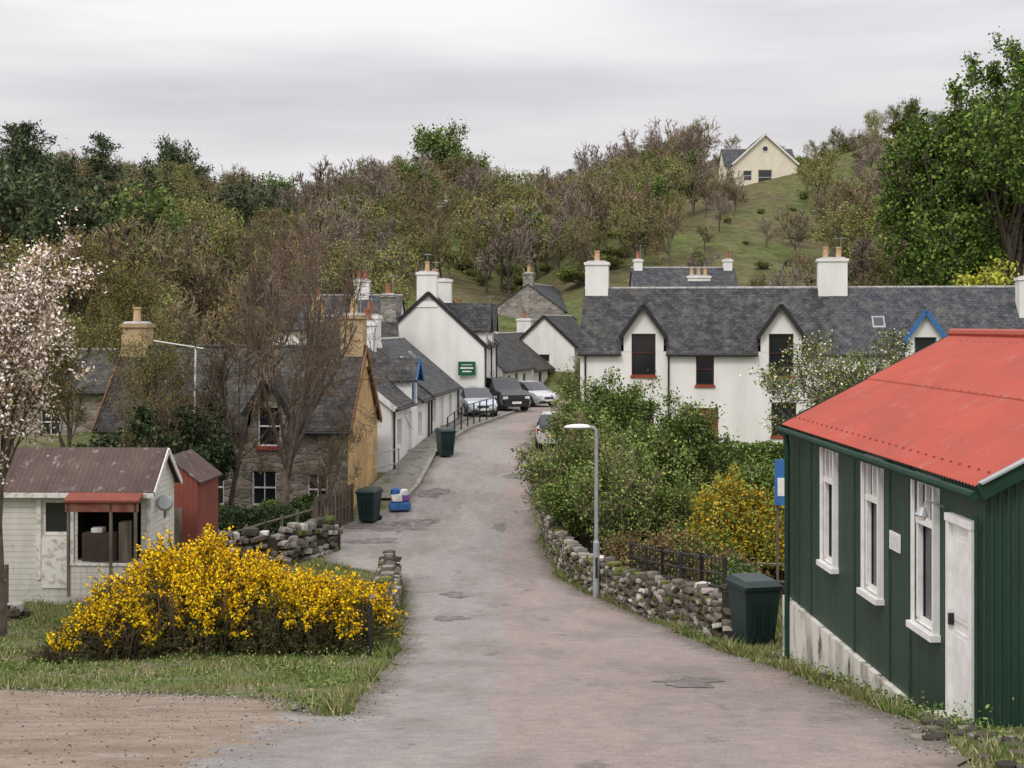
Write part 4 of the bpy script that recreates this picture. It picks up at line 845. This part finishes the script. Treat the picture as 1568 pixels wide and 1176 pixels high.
gorse('gorse_bush',-5.35,23.6,1.75,1.25,1.62,4300,1); gorse('gorse_bush',-3.6,23.5,1.35,1.1,1.2,3000,2); gorse('gorse_bush',-6.5,22.6,.8,.75,.85,1100,3); gorse('gorse_bush',-7.1,21.6,.32,.3,.35,200,4)
# grass
def grass(x0,x1,y0,y1,n,hmin,hmax,seed,edge=False):
    rng=np.random.default_rng(seed); y=y0+(y1-y0)*rng.uniform(0,1,n); x=rng.uniform(x0,x1,n)
    if edge:
        s=rng.uniform(size=n)<.5; x=np.where(s,RL(y)-.05-np.abs(rng.normal(0,.14,n)),RR(y)+.02+np.abs(rng.normal(0,.08,n))); m=np.sin(y*3.1)+np.sin(y*7.7+x)*.8+rng.normal(0,.4,n)>-.2
    else:
        m=((x<RL(y)-.05+rng.normal(0,.1,n))|(x>RR(y)+.02+rng.normal(0,.07,n)))&(y>14.5)
        m&=~((y<17.7)&(x<LB(y)-.05+rng.normal(0,.14,n))); m|=((y<=14.5)&(x>RR(y)+.05))
        m&=(np.sin(x*1.3+y*.9)+np.sin(x*2.9-y*2.1)*.7+rng.normal(0,.6,n)>-.5)
    m&=~((x>4.4)&(y>13.6)&(y<22)) ; x=x[m];y=y[m];n=len(x); z=G(x,y)
    h=rng.uniform(hmin,hmax,n)*(1+.6*np.sin(x*2.1)*np.sin(y*1.7)); a=rng.uniform(0,6.28,n); lean=rng.normal(0,.45,(n,2))*h[:,None]
    w=.011*rng.uniform(.7,1.5,n); dx,dy=np.cos(a)*w,np.sin(a)*w
    V=np.stack([np.stack([x-dx,y-dy,z-.02],1),np.stack([x+dx,y+dy,z-.02],1),np.stack([x+lean[:,0],y+lean[:,1],z+h],1)],1).reshape(-1,3)
    return V,np.arange(3*n).reshape(n,3)
parts=[(*grass(-12,-1.3,14,30,80000,.02,.09,1),0),(*grass(3.4,4.9,10,25,24000,.02,.09,2),0),(*grass(-12,-2,30,42,30000,.05,.18,3),0),(*grass(.8,8,24,46,40000,.06,.2,4),0),(*grass(0,1,14.6,40,14000,.06,.2,5,True),0)]
npmesh('grass',parts,[grassM])
parts=[]; rng=np.random.default_rng(19)
for i in range(230):
    k=i%6
    if k==0: x,y=4.42+rng.normal(0,.05),rng.uniform(12,22)
    elif k==1: y=rng.uniform(24,42); x=float(RR(y))+.12+abs(rng.normal(0,.06))
    elif k==2: y=rng.uniform(15,30); x=float(RL(y))-.25-abs(rng.normal(0,.3))
    elif k==3: x,y=rng.uniform(-9,-2.5),rng.uniform(17.8,22)
    elif k==4: x,y=rng.uniform(-11,-7),rng.uniform(22,31.5)
    else: x,y=rng.uniform(-3.4,-2.1),rng.uniform(17,27)
    n=60; s=rng.uniform(.05,.17); C=rng.normal(0,1,(n,3))*np.array([s,s,s*.5])+np.array([x,y,gz(x,y)+s*.5]); v,f=leaves(C,.05,rng,.5); parts.append((v,f,0))
npmesh('roadside_weeds',parts,[weedM])
# ---- hillside woodland
v1=T(31,8,.16,LVf+[(2,.7,.65,.03,.2)],[bark,twigP],width=3.5,minr=.026)
v2=T(32,8,.16,LVf+[(2,.7,.6,.03,.2)],[bark,twigM,budM],width=3.4,minr=.024,leafn=(1.4,),size=.2,leafjit=.15)
v3=T(33,7,.15,LVf,[bark,twigM,budG,budM],width=3.3,minr=.022,leafn=(6,2),size=.22,lsize2=.2,leafjit=.25)
v4=T(34,8,.18,LVf,[bark,bark,leafH],width=3.5,minr=.02,leafn=(11,),size=.32,leafjit=.32)
v5=T(35,9,.2,LVf,[bark,bark,leafD],width=3.3,minr=.02,leafn=(11,),size=.34,leafjit=.32)
v7=T(37,7.5,.15,LVf+[(2,.7,.6,.03,.2)],[bark,twigM,budG],width=3.5,minr=.026,leafn=(1.2,),size=.2,leafjit=.2)
v6=T(38,2.4,.05,SH[:2]+[(3,.6,.6,.05,.2)],[bark,twigM,budG],width=1.8,minr=.02,leafn=(6,),size=.2,trunk=6,leafjit=.15,baseang=.5)
def conifer(seed,H,Wd):
    rng=np.random.default_rng(seed); parts=[]; A=np.array([[[0,0,0],[0,0,H*.35],[0,0,H*.7],[0,0,H]]],float); v,f=tubes(A,np.array([[.25,.18,.1,.03]]),6); parts.append((v,f,0))
    n=120; z=H*(.12+.86*rng.uniform(0,1,n)); th=rng.uniform(0,6.28,n); l=Wd*(1.03-z/H)**.6*rng.uniform(.4,1.3,n)
    d=np.stack([np.cos(th),np.sin(th),np.full(n,.2)],1); P=np.stack([np.zeros(n),np.zeros(n),z],1)
    B=np.stack([P,P+d*l[:,None]*.4,P+d*l[:,None]*.75-[0,0,.1],P+d*l[:,None]],1); v,f=tubes(B,np.tile([.05,.04,.03,.015],(n,1)),3); parts.append((v,f,0))
    k=42; t=rng.uniform(.15,1,(n,k,1)); C=(P[:,None]+d[:,None]*l[:,None,None]*t+rng.normal(0,1,(n,k,3))*np.array([.24,.24,.14])).reshape(-1,3); v,f=leaves(C,.3,rng,.4); parts.append((v,f,1))
    return npmesh('conifer_mesh',parts,[bark,leafD],link=False)
con=conifer(3,12,4.4)
wd=root('hillside_woodland'); rr=random.Random(4); cnt=0; cells={}
def clear(x,y): return not(22<x<43 and 163<y<194)
def meadow(x,y):
    return np.interp(y,[100,165,200],[11,23,30])<x<np.interp(y,[100,165,200],[25,36,43])
tries=0
while cnt<760 and tries<20000:
    tries+=1
    y=96+(238-96)*rr.random()**.8; x=rr.uniform(-.43,.43)*y
    if x>-10 and y<120 and x<20: 
        if not(y>104 and x>14): continue
    if x<=-10 and y<98 and x>-17: continue
    if not clear(x,y): continue
    key=(int(x/4.),int(y/4.4))
    if key in cells: continue
    mead=meadow(x,y)
    if mead and rr.random()<.68: continue
    if x>44 and y>185: 
        if rr.random()<.4: continue
        me,s=rr.choice([v6,v6,v7]),rr.uniform(.7,1.3)
        if me is v7: s*=.45
    else:
        u=rr.random()
        if x<-27 and y<150: me=rr.choice([v5,v3,v2,v3,v4,v2,v7]); s=rr.uniform(.9,1.3)
        elif x<-30: me=rr.choice([v1,v2,v3,v3,v4,v7,v5]); s=rr.uniform(.8,1.2)
        elif x<0: me=rr.choice([v1,v1,v2,v2,v3,v3,v7,v4 if u<.6 else v3]); s=rr.uniform(.75,1.2)
        else: me=rr.choice([v1,v1,v7,v3,v2,v3,v3,v4 if u<.55 else v1]); s=rr.uniform(.65,1.05)
        if mead: me=rr.choice([v1,v3,v7,v6]); s*=.6
        if x>38 and y>130: s*=.68
    cells[key]=1; cnt+=1
    o=bpy.data.objects.new('woodland_tree',me); COL.objects.link(o); o.parent=wd
    o.location=(x,y,gz(x,y)-.2); o.rotation_euler=(0,0,rr.uniform(0,6.28)); o.scale=(s,s,s*rr.uniform(.85,1.15))
for i in range(430):
    y=98+140*rr.random(); x=rr.uniform(-.42,.42)*y
    if y<120 and -12<x<18: continue
    if not clear(x,y) : continue
    s=rr.uniform(.35,1.)
    if meadow(x,y):
        if rr.random()<.4: continue
        s*=.5
    o=bpy.data.objects.new('woodland_scrub',v6); COL.objects.link(o); o.parent=wd
    o.location=(x,y,gz(x,y)-.1); o.rotation_euler=(0,0,rr.uniform(0,6.28)); o.scale=(s,s,s*.8)
for x,y,s in ((-43,122,1.25),(-37,124,1.15),(-50,115,1.1),(-16.5,225,.6),(5,222,.8),(9.5,226,.6),(-47,130,1.2)): put('pine_tree',con,x,y,s)
for x,y,s in ((-12,205,1.6),(-8,208,1.4),(-5,203,1.3),(-31,150,1.0)): put('leafy_green_tree',v4,x,y,s)
for x,y,s in ((-27,190,1.5),(-30,193,1.3),(18,205,1.25),(23,208,1.2),(13,200,1.2)): put('bare_tree',v1,x,y,s)
for x,y,s in ((-33,100,1.3),(-38,104,1.4)): put('dark_broadleaf_tree',v5,x,y,s)
for x,y,s in ((-29,101,1.2),(-32,94,1.2),(-17,98,1.),(-13,99,1.),(-30,82,.9),(-8,98,.8),(-18,96,.75),(-23,101,1.),(-26,78,.8),(-22,86,.9),(-19,90,.85),(-25,92,1.)): put('budding_tree',random.choice([v2,v2,v3,v7]),x,y,s)
put('blossom_shrub',T(41,3.5,.08,LVf,[bark,twigM,blosM],leafn=(4,),size=.14,width=1.7,leafjit=.12,minr=.01),-1.8,93)
put('blossom_shrub',bpy.data.objects['blossom_shrub'].data,-4.1,73,.5)
# ---------------------------------------------------------------- light, sky, camera
w=bpy.data.worlds.new('World'); scene.world=w; w.use_nodes=True; nt=w.node_tree; bg=nt.nodes['Background']
sky=N(nt,'ShaderNodeTexSky'); sky.sky_type='NISHITA'; sky.sun_disc=False; EL=math.radians(50); AZ=math.radians(205); sky.sun_elevation=EL; sky.sun_rotation=AZ; sky.dust_density=5
tc=N(nt,'ShaderNodeTexCoord').outputs['Generated']
sx=N(nt,'ShaderNodeSeparateXYZ'); L(nt,tc,sx.inputs[0])
r=N(nt,'ShaderNodeMapRange'); r.inputs['From Min'].default_value=0; r.inputs['From Max'].default_value=1; r.inputs['To Min'].default_value=1.; r.inputs['To Max'].default_value=3.1; L(nt,sx.outputs[2],r.inputs['Value'])
cl=ramp(nt,noise(nt,mapping(nt,tc,(1.1,1.1,9)),1.5,5,.52),.34,.64,(4.7,4.6,4.85),(6.9,6.75,6.85))
cm=mix(nt,1.,cl,r.outputs[0],'MULTIPLY'); fin=mix(nt,.06,cm,sky.outputs[0])
L(nt,fin,bg.inputs['Color']); bg.inputs['Strength'].default_value=.1
sd=bpy.data.lights.new('sun','SUN'); sd.energy=1.3; sd.angle=math.radians(16); sd.color=(1,.96,.9); so=bpy.data.objects.new('sun',sd); COL.objects.link(so)
d=Vector((math.sin(AZ)*math.cos(EL),math.cos(AZ)*math.cos(EL),math.sin(EL))); so.rotation_euler=d.to_track_quat('Z','Y').to_euler()
cam=bpy.data.cameras.new('camera'); co=bpy.data.objects.new('camera',cam); COL.objects.link(co); co.location=(0,0,0); co.rotation_euler=(math.radians(90),0,0)
cam.sensor_width=36; cam.lens=48.2; cam.shift_y=-.0593; cam.clip_end=8000; cam.clip_start=.1
scene.camera=co
scene.view_settings.view_transform='Standard'; scene.view_settings.look='None'; scene.view_settings.exposure=0
